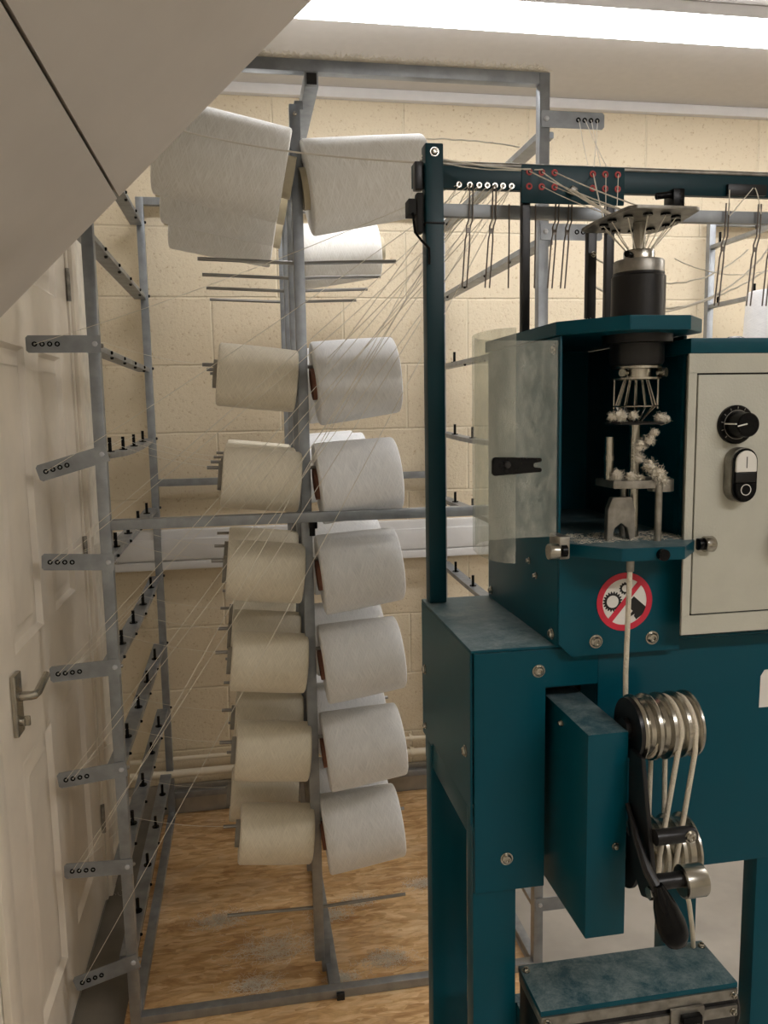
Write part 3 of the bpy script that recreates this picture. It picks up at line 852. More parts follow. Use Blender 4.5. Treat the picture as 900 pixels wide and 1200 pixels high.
P('cage_screw', G().cyl((AX - 0.020, AY - 0.012, 1.536), (AX - 0.026, AY - 0.017, 1.536), 0.0045, n=14), 'chrome', cage)
P('cage_ring', G().torus(ax(1.4975), (0, 0, 1), 0.026, 0.0010, 36, 6), 'chrome', cage)
for k in range(12):
    a = 2 * math.pi * k / 12
    r0, r1, r2 = 0.0135, 0.0255, 0.010
    c, s = math.cos(a), math.sin(a)
    P('needle', G().tube([(AX + r0 * c, AY + r0 * s, 1.5285), (AX + (r1 - 0.003) * c, AY + (r1 - 0.003) * s, 1.4985)], 0.0011, 6), 'chrome', cage)
    P('needle', G().tube([(AX + (r1 - 0.003) * c, AY + (r1 - 0.003) * s, 1.4975), (AX + 0.006 * c, AY + 0.006 * s, 1.479)], 0.0009, 6), 'chrome', cage)
P('cage_post', G().tube([(AX + 0.021, AY - 0.013, 1.5285), (AX + 0.021, AY - 0.013, 1.4945)], 0.0013, 6), 'chrome', cage)
P('cage_post', G().tube([(AX - 0.021, AY + 0.013, 1.5285), (AX - 0.021, AY + 0.013, 1.4945)], 0.0013, 6), 'chrome', cage)
P('lower_disc', lv([(1.4765, 0.034), (1.4785, 0.0345), (1.4795, 0.033)]), 'blacksteel', hd)
P('spindle_tube', lv([(1.3405, 0.0065), (1.4765, 0.0065)]), 'chrome', hd)
P('gear_plate', G().prism([(0.418, 0.915), (0.420, 0.868), (0.450, 0.858), (0.486, 0.862), (0.494, 0.885), (0.486, 0.915)], 'z', 1.403, 1.412, 0.001), 'dull', hd)
P('gear_plate', G().lathe([(0, 0.015), (0.014, 0.015), (0.016, 0.010)], (0.482, 0.875, 1.398), (0, 0, 1), 12), 'dull', hd)
P('support_post', G().cyl((0.472, 0.86, 1.3405), (0.472, 0.86, 1.418), 0.0042), 'dull', hd)
P('support_post', G().cyl((0.448, 0.90, 1.3405), (0.448, 0.90, 1.405), 0.0042), 'dull', hd)
P('support_post', G().cyl((0.426, 0.895, 1.412), (0.426, 0.895, 1.462), 0.0055).cyl((0.426, 0.895, 1.434), (0.426, 0.895, 1.440), 0.0068), 'chrome', hd)
yoke = [(0.415, 1.3405), (0.4155, 1.378), (0.421, 1.392), (0.445, 1.392), (0.449, 1.378), (0.4495, 1.3405), (0.4435, 1.3405), (0.440, 1.356), (0.432, 1.362), (0.424, 1.356), (0.4205, 1.3405)]
P('yoke', G().prism(yoke, 'y', 0.872, 0.882, 0.0006), 'dull', hd)
P('bevel_gear', G().lathe([(0, 0.012), (0.006, 0.014), (0.010, 0.010)], (0.432, 0.884, 1.374), (0, 1, 0), 16), 'blacksteel', hd)

# clear guard, swung open
zb, zt = 1.3515, 1.5715
path = [(0.2495, 0.720), (0.241, 0.7245), (0.2345, 0.734), (0.2305, 0.750), (0.229, 0.775), (0.2315, 0.800), (0.238, 0.825), (0.249, 0.845), (0.266, 0.858), (0.286, 0.863), (0.320, 0.864), (0.3475, 0.864)]
def offset(path, d):
    out = []
    for i, p in enumerate(path):
        a = Vector(path[max(i - 1, 0)]); b = Vector(path[min(i + 1, len(path) - 1)])
        n = (b - a).normalized(); out.append((p[0] + n.y * d, p[1] - n.x * d))
    return out
inner = offset(path, 0.0025)
P('guard', G().prism(path + inner[::-1], 'z', zb, zt), 'plastic')
gd = [o for o in mc.children if o.name.startswith('guard')][-1]
lt = [(0.2255, 1.4375), (0.2255, 1.4515), (0.228, 1.4535), (0.274, 1.4515), (0.274, 1.448), (0.266, 1.447), (0.266, 1.443), (0.274, 1.442), (0.274, 1.4385), (0.228, 1.436)]
P('latch', G().prism(lt, 'y', 0.7155, 0.7195, 0.0008), 'black', gd)
P('latch_screw', G().lathe([(0, 0.0035), (0.002, 0.003)], (0.240, 0.7155, 1.446), (0, -1, 0), 14), 'blacksteel', gd)

# control box
BX0, BX1, BYF = 0.5205, 0.92, 0.86
cb = P('control_box', G().box(0.5045 + 0.0175, BX1, BYF + 0.0, 1.05, 1.226, 1.556, 0.002), 'beige')
P('box_rim', G().box(0.504, 0.522, BYF - 0.001, BYF + 0.024, 1.226, 1.556, 0.001) if False else G().box(0.5035, BX1, BYF - 0.0035, BYF - 0.0003, 1.226, 1.249).box(0.5035, BX1, BYF - 0.0035, BYF - 0.0003, 1.534, 1.556).box(0.5035, 0.5135, BYF - 0.0035, BYF - 0.0003, 1.2485, 1.5345), 'beige', cb)
P('box_seam', G().box(0.5135, 0.5155, BYF - 0.0008, BYF - 0.0003, 1.249, 1.534).box(0.5135, BX1 - 0.01, BYF - 0.0008, BYF - 0.0003, 1.249, 1.2508).box(0.5135, BX1 - 0.01, BYF - 0.0008, BYF - 0.0003, 1.532, 1.534), 'ink', cb)
P('box_door', G().box(0.5152, BX1 - 0.012, BYF - 0.0042, BYF - 0.0008, 1.2508, 1.532, 0.0015), 'beige', cb)
P('box_cover', G().box(0.5045, BX1 + 0.004, BYF - 0.004, 1.06, 1.5565, 1.5735, 0.001), 'teal', cb)
P('bracket', G().box(0.53, 0.90, 0.905, 1.05, ZT + 0.0005, 1.2255, 0.001), 'teal', cb)
P('cable_gland', G().lathe([(0, 0.017), (0.008, 0.016), (0.012, 0.008)], (0.640, 0.98, 1.5735), (0, 0, 1), 20), 'black', cb)
DF = BYF - 0.0042
kx, kz = 0.5625, 1.4745
kn = P('speed_dial', G().lathe([(0, 0.0225), (0.004, 0.0225), (0.0055, 0.021)], (kx, DF, kz), (0, -1, 0), 40), 'black', cb)
P('dial_marks', G().ring((kx, DF - 0.0055, kz), (0, -1, 0), 0.0170, 0.0163, 0.0002, 36), 'dull', cb)
g = G()
for k in range(11):
    a = R(225 - k * 27)
    x, z = kx + 0.0195 * math.cos(a), kz + 0.0195 * math.sin(a)
    g.box(x - 0.0013, x + 0.0013, DF - 0.0058, DF - 0.0054, z - 0.0004, z + 0.0004, 0, Matrix.Rotation(-a, 3, 'Y'))
P('dial_marks', g, 'dull', cb)
P('dial_knob', G().lathe([(0.0055, 0.0160), (0.010, 0.0150), (0.026, 0.0138), (0.0275, 0.0125), (0.028, 0.0)], (kx, DF, kz), (0, -1, 0), 32), 'black', cb)
P('dial_pointer', G().box(kx - 0.0145, kx - 0.0025, DF - 0.0284, DF - 0.0278, kz - 0.0007, kz + 0.0007, 0, Matrix.Rotation(R(-12), 3, 'Y')).box(kx - 0.0165, kx - 0.0145, DF - 0.0265, DF - 0.006, kz + 0.0005, kz + 0.002), 'white', cb)
def stadium(cx, cz, r, h, n=12, half=None):
    pts = []
    for i in range(n + 1):
        a = math.pi * i / n
        pts.append((cx + r * math.cos(a), cz + h + r * math.sin(a)))
    for i in range(n + 1):
        a = math.pi + math.pi * i / n
        pts.append((cx + r * math.cos(a), cz - h + r * math.sin(a)))
    return pts
bx, bz = 0.5665, 1.4165
P('push_button', G().prism(stadium(bx, bz, 0.0165, 0.0155), 'y', DF - 0.016, DF, 0.001), 'dull', cb)
P('button_bezel', G().prism(stadium(bx, bz, 0.0155, 0.0155), 'y', DF - 0.0175, DF - 0.016), 'black', cb)
up_ = [(bx + 0.0130 * math.cos(math.pi * i / 12), bz + 0.0155 + 0.0130 * math.sin(math.pi * i / 12)) for i in range(13)] + [(bx - 0.013, bz + 0.004), (bx + 0.013, bz + 0.004)]
P('start_button', G().prism(up_, 'y', DF - 0.0205, DF - 0.0175, 0.0006), 'white', cb)
P('start_mark', G().box(bx - 0.0005, bx + 0.0005, DF - 0.0208, DF - 0.0204, bz + 0.0085, bz + 0.0215), 'ink', cb)
P('button_window', G().box(bx - 0.0125, bx + 0.0125, DF - 0.0195, DF - 0.0175, bz - 0.008, bz + 0.003, 0.0005), 'blacksteel', cb)
P('stop_button', G().prism([(bx + 0.0130 * math.cos(math.pi + math.pi * i / 12), bz - 0.0155 + 0.0130 * math.sin(math.pi + math.pi * i / 12)) for i in range(13)] + [(bx + 0.013, bz - 0.009), (bx - 0.013, bz - 0.009)], 'y', DF - 0.0205, DF - 0.0175, 0.0006), 'black', cb)
P('stop_mark', G().ring((bx, DF - 0.0205, bz - 0.0165), (0, -1, 0), 0.0065, 0.0057, 0.0003, 28), 'white', cb)
P('stop_knob', G().lathe([(0, 0.016), (0.012, 0.016), (0.014, 0.020), (0.026, 0.019), (0.028, 0.0)], (0.634, DF, 1.340), (0, -1, 0), 28), 'black', cb)

# thread stand: post, bars, eyelets, drop wires
st = P('stand_post', G().box(0.2625, 0.2885, 1.139, 1.164, ZT + 0.0005, 1.864, 0.002), 'tealpost')
P('stand_post', G().box(0.975, 1.001, 1.139, 1.164, ZT + 0.0005, 1.864, 0.002), 'tealpost')
mbolt(st, 0.2755, 1.139, 1.852, 0.005)
P('cable_tie', G().box(0.2615, 0.2895, 1.138, 1.165, 1.7555, 1.7585, 0.0005), 'black', st)
P('post_cable', G().tube([(0.246, 1.15, 1.772), (0.248, 1.145, 1.745), (0.256, 1.138, 1.732), (0.266, 1.136, 1.722), (0.266, 1.136, 1.70)], 0.0018, 8), 'black', st)
tb = P('guide_bar', G().box(0.250, 1.02, 1.1645, 1.176, 1.811, 1.842, 0.001), 'tealpost')
P('guide_rod', G().cyl((0.262, 1.171, 1.8455), (1.02, 1.171, 1.8455), 0.0045, n=14), 'dull', tb)
P('clamp', G().box(0.2495, 0.2615, 1.148, 1.164, 1.804, 1.842, 0.002), 'blacksteel', tb)
P('clamp', G().box(0.2515, 0.2615, 1.146, 1.1645, 1.745, 1.800, 0.003), 'rubber', tb)
lb = P('stop_bar', G().box(0.2615, 1.02, 1.1645, 1.176, 1.772, 1.790, 0.001), 'galv')
P('bar_end', G().box(0.2405, 0.2615, 1.150, 1.176, 1.770, 1.792, 0.001), 'rubber', lb)
for x in (0.3165, 0.3325, 0.3465, 0.3585, 0.370, 0.382, 0.395):
    P('eyelet', G().ring((x, 1.1645, 1.8155), (0, -1, 0), 0.0042, 0.0022, 0.004, 14), 'chrome', tb)
g = G()
g.box(0.736, 0.80, 1.158, 1.164, 1.812, 1.828, 0.001)
P('comb', g, 'blacksteel', tb)
P('bar_lamp', G().box(0.634, 0.652, 1.135, 1.164, 1.782, 1.813, 0.002).cyl((0.634, 1.145, 1.806), (0.612, 1.145, 1.803), 0.005), 'black', tb)
def drop_wire(x, single_=False, zt=1.7975, zb2=1.672, lean=-0.010):
    g = G()
    y = 1.160
    if single_:
        g.tube([(x, y, 1.790), (x, y, 1.735), (x + lean * 0.1, y, zb2)], 0.0011, 6)
        return P('drop_wire', g, 'wire', lb)
    zm = (zt + zb2) / 2 + 0.02
    for s in (-1, 1):
        g.tube([(x + s * 0.0024 + 0.001, y, zt + 0.018), (x + s * 0.0026, y, zt - 0.03), (x + s * 0.0030 + lean * 0.35, y, zm + 0.004), (x + s * 0.0022 + lean * 0.4, y, zm - 0.006), (x + s * 0.0034 + lean * 0.5, y, zm - 0.016), (x + s * 0.0034 + lean, y, zb2)], 0.0011, 6)
    g.box(x - 0.003 + lean * 0.38, x + 0.003 + lean * 0.38, y - 0.001, y + 0.001, zm - 0.006, zm + 0.001)
    return P('drop_wire', g, 'wire', lb)
drop_wire(0.3335); drop_wire(0.368)
drop_wire(0.391, True)
drop_wire(0.431, True)
drop_wire(0.464); drop_wire(0.484)
drop_wire(0.736, zt=1.782, zb2=1.648, lean=-0.012); drop_wire(0.790, zt=1.782, zb2=1.648, lean=-0.012); drop_wire(0.815, zt=1.782, zb2=1.648)
ep = P('eyelet_plate', G().box(0.3865, 0.5365, 1.094, 1.098, 1.776, 1.8265, 0.0012), 'tealpost')
PINK = []
for x in (0.397, 0.415, 0.4335, 0.489, 0.5075, 0.526):
    for z in (1.8165, 1.7975):
        P('eyelet', G().torus((x, 1.0935, z), (0, 1, 0), 0.0034, 0.0013, 18, 8), 'pink', ep)
        PINK.append((x, 1.092, z))
P('thread_clip', G().box(0.452, 0.463, 1.082, 1.094, 1.787, 1.797, 0.003, Matrix.Rotation(R(30), 3, 'Y')), 'dull', ep)
for x, y, z0, z1 in ((0.3955, 1.105, 1.5955, 1.80), (0.520, 1.105, 1.5955, 1.80), (0.446, 1.00, 1.5955, 1.727)):
    P('support_rod', G().box(x - 0.0058, x + 0.0058, y - 0.0055, y + 0.0055, z0, z1, 0.001), 'blacksteel')
mbolt(mc, 0.447, 0.9945, 1.69, 0.003)

# take-up drive arm and rollers
ta = P('drive_arm', G().box(0.3625, 0.4105, 0.80, 0.953, 0.893, 1.1375, 0.0015), 'teal')
mbolt(ta, 0.3625, 0.875, 1.122, 0.0035, (-1, 0, 0)); mbolt(ta, 0.397, 0.80, 1.003, 0.0035)
def roller(cx0, cx1, y, z, r, grooves, label):
    w = (cx1 - cx0) / grooves
    prof = [(0, r * 0.35), (0, r * 0.93), (0.002, r)]
    for k in range(grooves):
        b = k * w
        prof += [(b + 0.0035, r), (b + 0.006, r * 0.86), (b + w * 0.5 + 0.0015, r * 0.80), (b + w - 0.003, r * 0.86), (b + w - 0.0005, r)]
    L = cx1 - cx0
    prof += [(L + 0.002, r), (L + 0.003, r * 0.93), (L + 0.003, r * 0.3)]
    return P('grooved_roller', G().lathe(prof, (cx0, y, z), (1, 0, 0), 44), 'chrome', ta)
R1Y, R1Z, R1 = 0.815, 1.135, 0.0375
R2Y, R2Z, R2 = 0.828, 0.977, 0.0375
roller(0.421, 0.489, R1Y, R1Z, R1, 4, 'a')
roller(0.438, 0.500, R2Y, R2Z, R2, 3, 'b')
P('roller_face', G().cyl((0.4165, R1Y, R1Z), (0.421, R1Y, R1Z), 0.034, n=36).cyl((0.4106, R1Y, R1Z), (0.4165, R1Y, R1Z), 0.012), 'blacksteel', ta)
P('roller_face', G().cyl((0.4106, R2Y, R2Z), (0.438, R2Y, R2Z), 0.010).cyl((0.420, R2Y, R2Z - 0.004), (0.424, R2Y, R2Z - 0.004), 0.036, n=32), 'blacksteel', ta)
# swing plate and handle in front of the rollers
lvx = 0.4125
P('swing_plate', G().prism([(0.800, 1.118), (0.772, 1.118), (0.742, 1.00), (0.735, 0.975), (0.765, 0.962), (0.79, 0.985), (0.80, 1.03)], 'x', 0.4115, 0.4165, 0.0008), 'blacksteel', ta)
P('guide_rod', G().lathe([(0, 0.0085), (0.042, 0.0085), (0.046, 0.0070), (0.0475, 0.0)], (0.4165, 0.748, 1.0395), (1, 0, 0), 20), 'blacksteel', ta)
mbolt(ta, 0.4535, 0.741, 1.0405, 0.0055, (0, -1, 0))
P('crank_pin', G().cyl((0.4165, 0.745, 0.990), (0.448, 0.745, 0.990), 0.0085), 'blacksteel', ta)
P('crank_weight', G().lathe([(0.0, 0.010), (0.0, 0.0155), (0.0015, 0.0175), (0.0245, 0.0175), (0.026, 0.0165), (0.026, 0)], (0.446, 0.745, 0.987), (1, 0, 0), 32), 'chrome', ta)
P('hex_nut', G().lathe([(0, 0.007), (0.008, 0.007)], (0.4035, 0.735, 0.985), (1, 0, 0), 6), 'chrome', ta)
P('crank_arm', G().tube([(0.4085, 0.795, 1.055), (0.4055, 0.765, 1.028), (0.406, 0.742, 1.006), (0.412, 0.728, 0.990)], [0.003, 0.0045, 0.0055, 0.006], 10), 'blacksteel', ta)
P('crank_handle', G().lathe([(0, 0.005), (0.008, 0.0075), (0.025, 0.0125), (0.045, 0.0158), (0.058, 0.0155), (0.067, 0.0115), (0.071, 0.005), (0.072, 0)], (0.4105, 0.728, 0.998), (0.30, -0.08, -0.95), 24), 'black', ta)

# lower take-off unit
lo = P('lower_unit', G().box(0.3285, 0.589, 0.846, 0.925, 0.64, 0.750, 0.002), 'blacksteel')
P('unit_lid', G().box(0.327, 0.589, 0.844, 0.927, 0.7645, 0.772, 0.0012), 'teal', lo)
P('unit_trim', G().box(0.328, 0.588, 0.842, 0.926, 0.7505, 0.7645, 0.0008), 'dull', lo)
P('unit_trim', G().box(0.328, 0.588, 0.841, 0.8455, 0.728, 0.743, 0.0008), 'dull', lo)
P('unit_rib', G().box(0.495, 0.54, 0.8375, 0.8415, 0.722, 0.752, 0.0008), 'dull', lo)
P('terminal_block', G().box(0.507, 0.533, 0.829, 0.8375, 0.726, 0.746, 0.0015), 'black', lo)
for x in (0.513, 0.5265):
    mbolt(lo, x, 0.829, 0.7335, 0.0032)
for x in (0.334, 0.582):
    mbolt(lo, x, 0.842, 0.7575, 0.004)
    mbolt(lo, x, 0.915, 0.772, 0.004, (0, 0, 1))
mbolt(lo, 0.582, 0.841, 0.7355, 0.004)
P('drive_wheel', G().lathe([(0, 0.034), (0.006, 0.037), (0.010, 0.034)], (0.5895, 0.885, 0.722), (1, 0, 0), 32), 'rubber', lo)
P('unit_beam', G().box(0.40, 0.44, 0.86, 1.14, 0.50, 0.54, 0.002).box(0.317, 0.655, 1.14, 1.16, 0.50, 0.54, 0.002).box(0.40, 0.44, 0.87, 0.91, 0.54, 0.6395, 0.002), 'teal', lo)

# ------------------------------------------------------------------ the cord
def smooth(pts, n=6):
    pts = [Vector(p) for p in pts]
    out = []
    for i in range(len(pts) - 1):
        p0 = pts[max(i - 1, 0)]; p1 = pts[i]; p2 = pts[i + 1]; p3 = pts[min(i + 2, len(pts) - 1)]
        for k in range(n):
            t = k / n
            out.append(0.5 * ((2 * p1) + (-p0 + p2) * t + (2 * p0 - 5 * p1 + 4 * p2 - p3) * t * t + (-p0 + 3 * p1 - 3 * p2 + p3) * t ** 3))
    out.append(pts[-1])
    return out
def arc(x0, x1, y, z, r, a0, a1, n=14):
    return [(x0 + (x1 - x0) * i / n, y + r * math.cos(R(a0 + (a1 - a0) * i / n)), z + r * math.sin(R(a0 + (a1 - a0) * i / n))) for i in range(n + 1)]
w1 = (0.489 - 0.421) / 4
gx = lambda k: 0.421 + w1 * (k + 0.55)
w2 = (0.500 - 0.438) / 3
hx = lambda k: 0.438 + w2 * (k + 0.55)
rr1, rr2 = R1 * 0.80 + 0.0025, R2 * 0.80 + 0.0025
cr_r = 0.0030
pts = [(0.4255, 0.835, 1.318), (0.4255, 0.8375, 1.26), (0.4265, 0.842, 1.19), (0.430, R1Y + rr1, R1Z + 0.012)]
pts += arc(gx(0), gx(0.5), R1Y, R1Z, rr1, 0, -180)[1:]
for k in range(3):
    if k == 0:
        pts += arc(gx(0.5), gx(1), R1Y, R1Z, rr1, 180, 0)[1:]
        pts += [Vector((gx(1) - 0.002, R1Y + rr1 - 0.002, R1Z - 0.03))]
        pts += arc(hx(0), hx(0), R2Y, R2Z, rr2, 0, -180)[0:]
        pts += [(hx(0), R2Y - rr2, R2Z + 0.01)]
    elif k == 1:
        pts += [(gx(2) - 0.004, R1Y - rr1, R1Z - 0.02)]
        pts += arc(gx(2), gx(2), R1Y, R1Z, rr1, 180, 0)[0:]
        pts += arc(hx(1), hx(1), R2Y, R2Z, rr2, 0, -180)[0:]
    else:
        pts += [(gx(3), R1Y - rr1, R1Z - 0.02)]
        pts += arc(gx(3), gx(3), R1Y, R1Z, rr1, 180, 0)[0:]
        pts += [(hx(2), R2Y + rr2, R2Z + 0.02)]
        pts += arc(hx(2), hx(2), R2Y, R2Z, rr2, 0, -90, 8)[0:]
pts += [(0.512, 0.842, 0.910), (0.522, 0.85, 0.883), (0.539, 0.87, 0.838), (0.570, 0.915, 0.774)]
single('braided_cord', G().tube(pts, cr_r, 10), 'cord', 'off-white braided cord dropping from the spindle head and wound round the grooved rollers', 'cord', (0.4255, 0.835, 1.318))

# ------------------------------------------------------------------ threads
def strand(a, b, r=0.0006, sag=0.0, n=8, wob=0.0):
    a, b = Vector(a), Vector(b)
    pts = []
    for i in range(n + 1):
        f = i / n
        p = a.lerp(b, f)
        p.z -= sag * 4 * f * (1 - f)
        if wob and 0 < i < n:
            p += Vector((random.uniform(-wob, wob), random.uniform(-wob, wob), random.uniform(-wob, wob)))
        pts.append(p)
    return G().tube(pts, r, 5)
def thread(a, b, label, group, **k):
    return single('thread', strand(a, b, **k), 'thread', label, 'thread', a, group)
BARPTS = [(x, 1.159, 1.8155) for x in (0.3165, 0.3325, 0.3465, 0.3585, 0.370, 0.382, 0.395)]
HN = ['outermost hole', 'second hole', 'third hole', 'innermost hole']
lvn = ['second', 'third', 'fourth', 'fifth', 'sixth', 'lowest but one', 'lowest']
BRN = ['topmost', 'second', 'third', 'fourth', 'fifth', 'sixth', 'lowest']
for i, hs in enumerate(HOLES_L):
    n = [1, 1, 2, 2, 2, 2, 1][i]
    for k in range(n):
        x, z = hs[k]
        e = BARPTS[(i + 2 * k) % 7]
        thread((x, FY - 0.018, z), e, 'thread from the %s of the %s left guide bracket to the machine' % (HN[k], BRN[i]), 'threads from the left guide brackets to the machine', r=0.00055, sag=0.012 + 0.004 * k)
for (p, side, j, x, y, z) in list(CONES):
    if side < 0 and j >= 2:
        i = min(j - 2, 6)
        k = p % 4
        hx_, hz_ = HOLES_L[i][k]
        pz = LEV[i] + 0.02
        y2 = (2.72, 2.50, 2.28, 2.06)[3 - p]
        col = 'cream' 
        thread((x - 0.09, y, z + 0.03), (CX - 0.01, y2, pz), 'fine thread drawn off the %s yarn cone, %s row, of the creel\'s %s post' % (col, ROW[j], POSTN[p]), 'threads drawn off the left cones', r=0.0005, sag=0.01)
        thread((CX - 0.01, y2, pz), (hx_, FY - 0.010, hz_), 'fine thread to the %s left guide bracket from the %s peg of the rung' % (BRN[i], POSTN[p]), 'threads along the left side of the creel', r=0.0005, sag=0.004)
# long threads crossing in front of the cones
for (a, bi, w) in (((0.176, 1.95, 1.575), 0, 'the core of the third-row white cone'), ((0.13, 1.935, 1.33), 1, 'the post beside the fourth-row white cone'), ((0.05, 1.86, 1.27), 2, 'the middle rail, just left of the centre post'), ((-0.02, 1.86, 1.27), 3, 'the middle rail, further left of the centre post'), ((0.18, 1.93, 1.60), 4, 'above the core of the third-row white cone'), ((0.19, 1.94, 1.54), 6, 'the lower core edge of the third-row white cone')):
    thread(a, BARPTS[bi], 'thread slanting to the machine from %s' % w, 'threads slanting in front of the cones', r=0.0006, sag=0.004)
single('thread', strand((0.43, 1.95, 2.13), (0.712, 2.032, 2.147), r=0.0018, sag=-0.006, n=24, wob=0.0012), 'lint_thick', 'fuzzy white thread from the right fat top cone to the creel\'s upper right rung', 'thread', (0.5, 1.96, 2.13))
single('thread_bundle', strand((-0.10, 1.82, 2.085), (0.252, 1.155, 1.842), r=0.0015, sag=0.01, n=12), 'thread', 'thick twisted thread running from the fat top cones to the machine post', 'thread', (0.25, 1.155, 1.84))
single('thread_bundle', strand((0.262, 1.158, 1.852), (0.398, 1.090, 1.819), r=0.0013, sag=0.003, n=12, wob=0.0006), 'thread', 'bundle of threads lying along the machine\'s top bar to the eyelet plate', 'thread', (0.3, 1.155, 1.85))
single('thread_bundle', strand((0.262, 1.158, 1.848), (0.415, 1.090, 1.819), r=0.0009, sag=0.006, n=12, wob=0.0006), 'thread', 'thinner thread sagging below the bundle on the machine\'s top bar', 'thread', (0.3, 1.155, 1.85))
single('thread_bundle', strand((0.36, 1.62, 1.995), (0.60, 1.60, 2.0), r=0.0022, n=20, wob=0.0015), 'lint_thick', 'fuzzy lint-covered thread hanging between the machine post and the right creel upright', 'thread', (0.5, 1.6, 2.0)) if False else None
hr = HOLES_R[0]
for k, (ti, ei) in enumerate(((0, 7), (1, 9), (2, 11), (3, 7))):
    thread((hr[ti][0], FY - 0.019, hr[ti][1]), PINK[ei if k else 6], 'thread from the %s of the creel\'s top right guide bracket to the pink eyelets' % HN[ti], 'threads from the top right bracket', r=0.0006, sag=0.004)
for k, (pi, di) in enumerate(((0, 7), (2, 6), (4, 8), (6, 5), (8, 4), (10, 3), (5, 7), (3, 6))):
    x, y = DISC[di]
    thread(PINK[pi], (x, y, 1.711), 'thread to the pierced disc from the %s row pink eyelet, %s from left' % (('upper', 'lower')[pi % 2], ['first', 'second', 'third', 'fourth', 'fifth', 'sixth'][pi // 2]), 'threads between eyelet plate and pierced disc', r=0.00085 if k < 4 else 0.0006, sag=0.002)
single('thread_bundle', strand((0.458, 1.082, 1.79), (DISC[5][0] + 0.02, DISC[5][1], 1.712), r=0.0019, sag=0.001), 'thread', 'thick gathered threads from the clip on the eyelet plate to the pierced disc', 'thread', (0.458, 1.08, 1.79))
for di in range(12):
    x, y = DISC[di]
    thread((x, y, 1.7045), (AX + (x - AX) * 0.33, AY + (y - AY) * 0.33, 1.674), 'thread converging below the pierced disc onto the steel collar', 'threads under the pierced disc', r=0.0006)
for k, (a, b, s) in enumerate((((0.736, 1.155, 1.782), (0.736, 1.155, 1.818), 0), ((0.738, 1.155, 1.780), (0.775, 1.155, 1.822), 0), ((0.778, 1.155, 1.822), (0.790, 1.155, 1.784), -0.006))):
    thread(a, b, '%s thread at the black comb, right end of the machine bar' % ['upright', 'slanting', 'curved right-hand'][k], 'threads on the comb', r=0.0008, sag=s)

# drifts of fluff hanging in the air on threads, at the right
for k, (a, b, s, r_) in enumerate((((0.56, 1.25, 1.735), (1.10, 1.65, 1.83), 0.055, 0.0016), ((0.58, 1.3, 1.70), (1.2, 1.7, 1.86), 0.085, 0.0020), ((0.60, 1.3, 1.645), (1.15, 1.6, 1.80), 0.03, 0.0018), ((0.9, 1.6, 1.80), (1.3, 1.8, 1.83), 0.03, 0.0012))):
    pos = ['highest', 'middle', 'lowest', 'short right-hand'][k]
    single('lint_strand', strand(a, b, r=r_, sag=s, n=30, wob=0.0012), 'lint_thick', '%s sagging fluffy strand of lint right of the spindle disc' % pos, 'lint strand', a, 'lint strands at the right')

# ------------------------------------------------------------------ lint
def tuft(loc, size, n, seedv, flat=0.4, r=0.0007, elong=1.0):
    rnd = random.Random(seedv)
    g = G()
    for i in range(n):
        p = Vector((rnd.gauss(0, 0.35) * size * elong, rnd.gauss(0, 0.35) * size, abs(rnd.gauss(0, 0.35)) * size * flat))
        d = Vector((rnd.uniform(-1, 1), rnd.uniform(-1, 1), rnd.uniform(-0.4, 0.4))).normalized()
        pts = []
        for k in range(7):
            pts.append(Vector(loc) + Vector((p.x, p.y, max(p.z, r))))
            d = (d + Vector((rnd.gauss(0, 0.6), rnd.gauss(0, 0.6), rnd.gauss(0, 0.3) - 0.1 * (p.z > size * flat)))).normalized()
            p = p + d * size * 0.07
        g.tube(pts, r, 3, cap=False)
    return g
FL = [((0.02, 2.08, 0.0182), 0.10, 'drift of white lint on the board, between the front rail and the left upright'),
      ((-0.12, 2.24, 0.0182), 0.07, 'wispy lint on the board near the creel\'s left rail'),
      ((0.20, 2.20, 0.0182), 0.05, 'small lint tuft on the board right behind the centre post'),
      ((0.29, 2.25, 0.0182), 0.045, 'small lint tuft lying right of the lowest white cone'),
      ((0.33, 1.98, 0.0182), 0.06, 'curled lint tuft on the board in front of the machine leg'),
      ((0.20, 1.93, 0.0182), 0.04, 'lint tuft against the rail at the foot of the centre post'),
      ((0.50, 2.30, 0.0182), 0.05, 'lint tuft on the board beside the machine\'s left leg'),
      ((-0.02, 1.95, 0.0182), 0.06, 'thin lint wisp near the front rail'),
      ((-0.36, 2.45, 0.0182), 0.05, 'lint caught by the floor rail at the foot of the door')]
for i, (loc, sz, lab) in enumerate(FL):
    loc = (loc[0], loc[1], 0.0184 if loc[0] > -0.33 else 0.0034)
    single('lint_tuft', tuft(loc, sz * 0.8, 420, 30 + i, 0.10, 0.0003, 2.0), 'thread', lab, 'lint', loc, 'lint tufts on the floor')
# fluff caught on the creel's top bar and on the spindle
def fuzz_line(a, b, n, h, w, r, sd):
    rnd = random.Random(sd); g = G(); a, b = Vector(a), Vector(b)
    for i in range(n):
        p = a.lerp(b, rnd.random()) + Vector((0, rnd.uniform(-w, w), 0))
        d = Vector((rnd.uniform(-1, 1), rnd.uniform(-0.5, 0.5), rnd.uniform(0.1, 1))).normalized()
        pts = [p]
        for k in range(4):
            p = p + d * h * 0.35; d = (d + Vector((rnd.gauss(0, .6), rnd.gauss(0, .5), rnd.gauss(-0.35, .4)))).normalized()
            p.z = max(p.z, a.z); pts.append(p)
        g.tube(pts, r, 3, cap=False)
    return g
single('lint_fringe', fuzz_line((-0.1, FY, 2.2585), (0.72, FY, 2.2585), 3800, 0.016, 0.011, 0.0004, 3), 'lint_thick', 'white lint fringe settled along the creel\'s top front rail', 'lint', (0.2, FY, 2.2585), None, 'stuff')
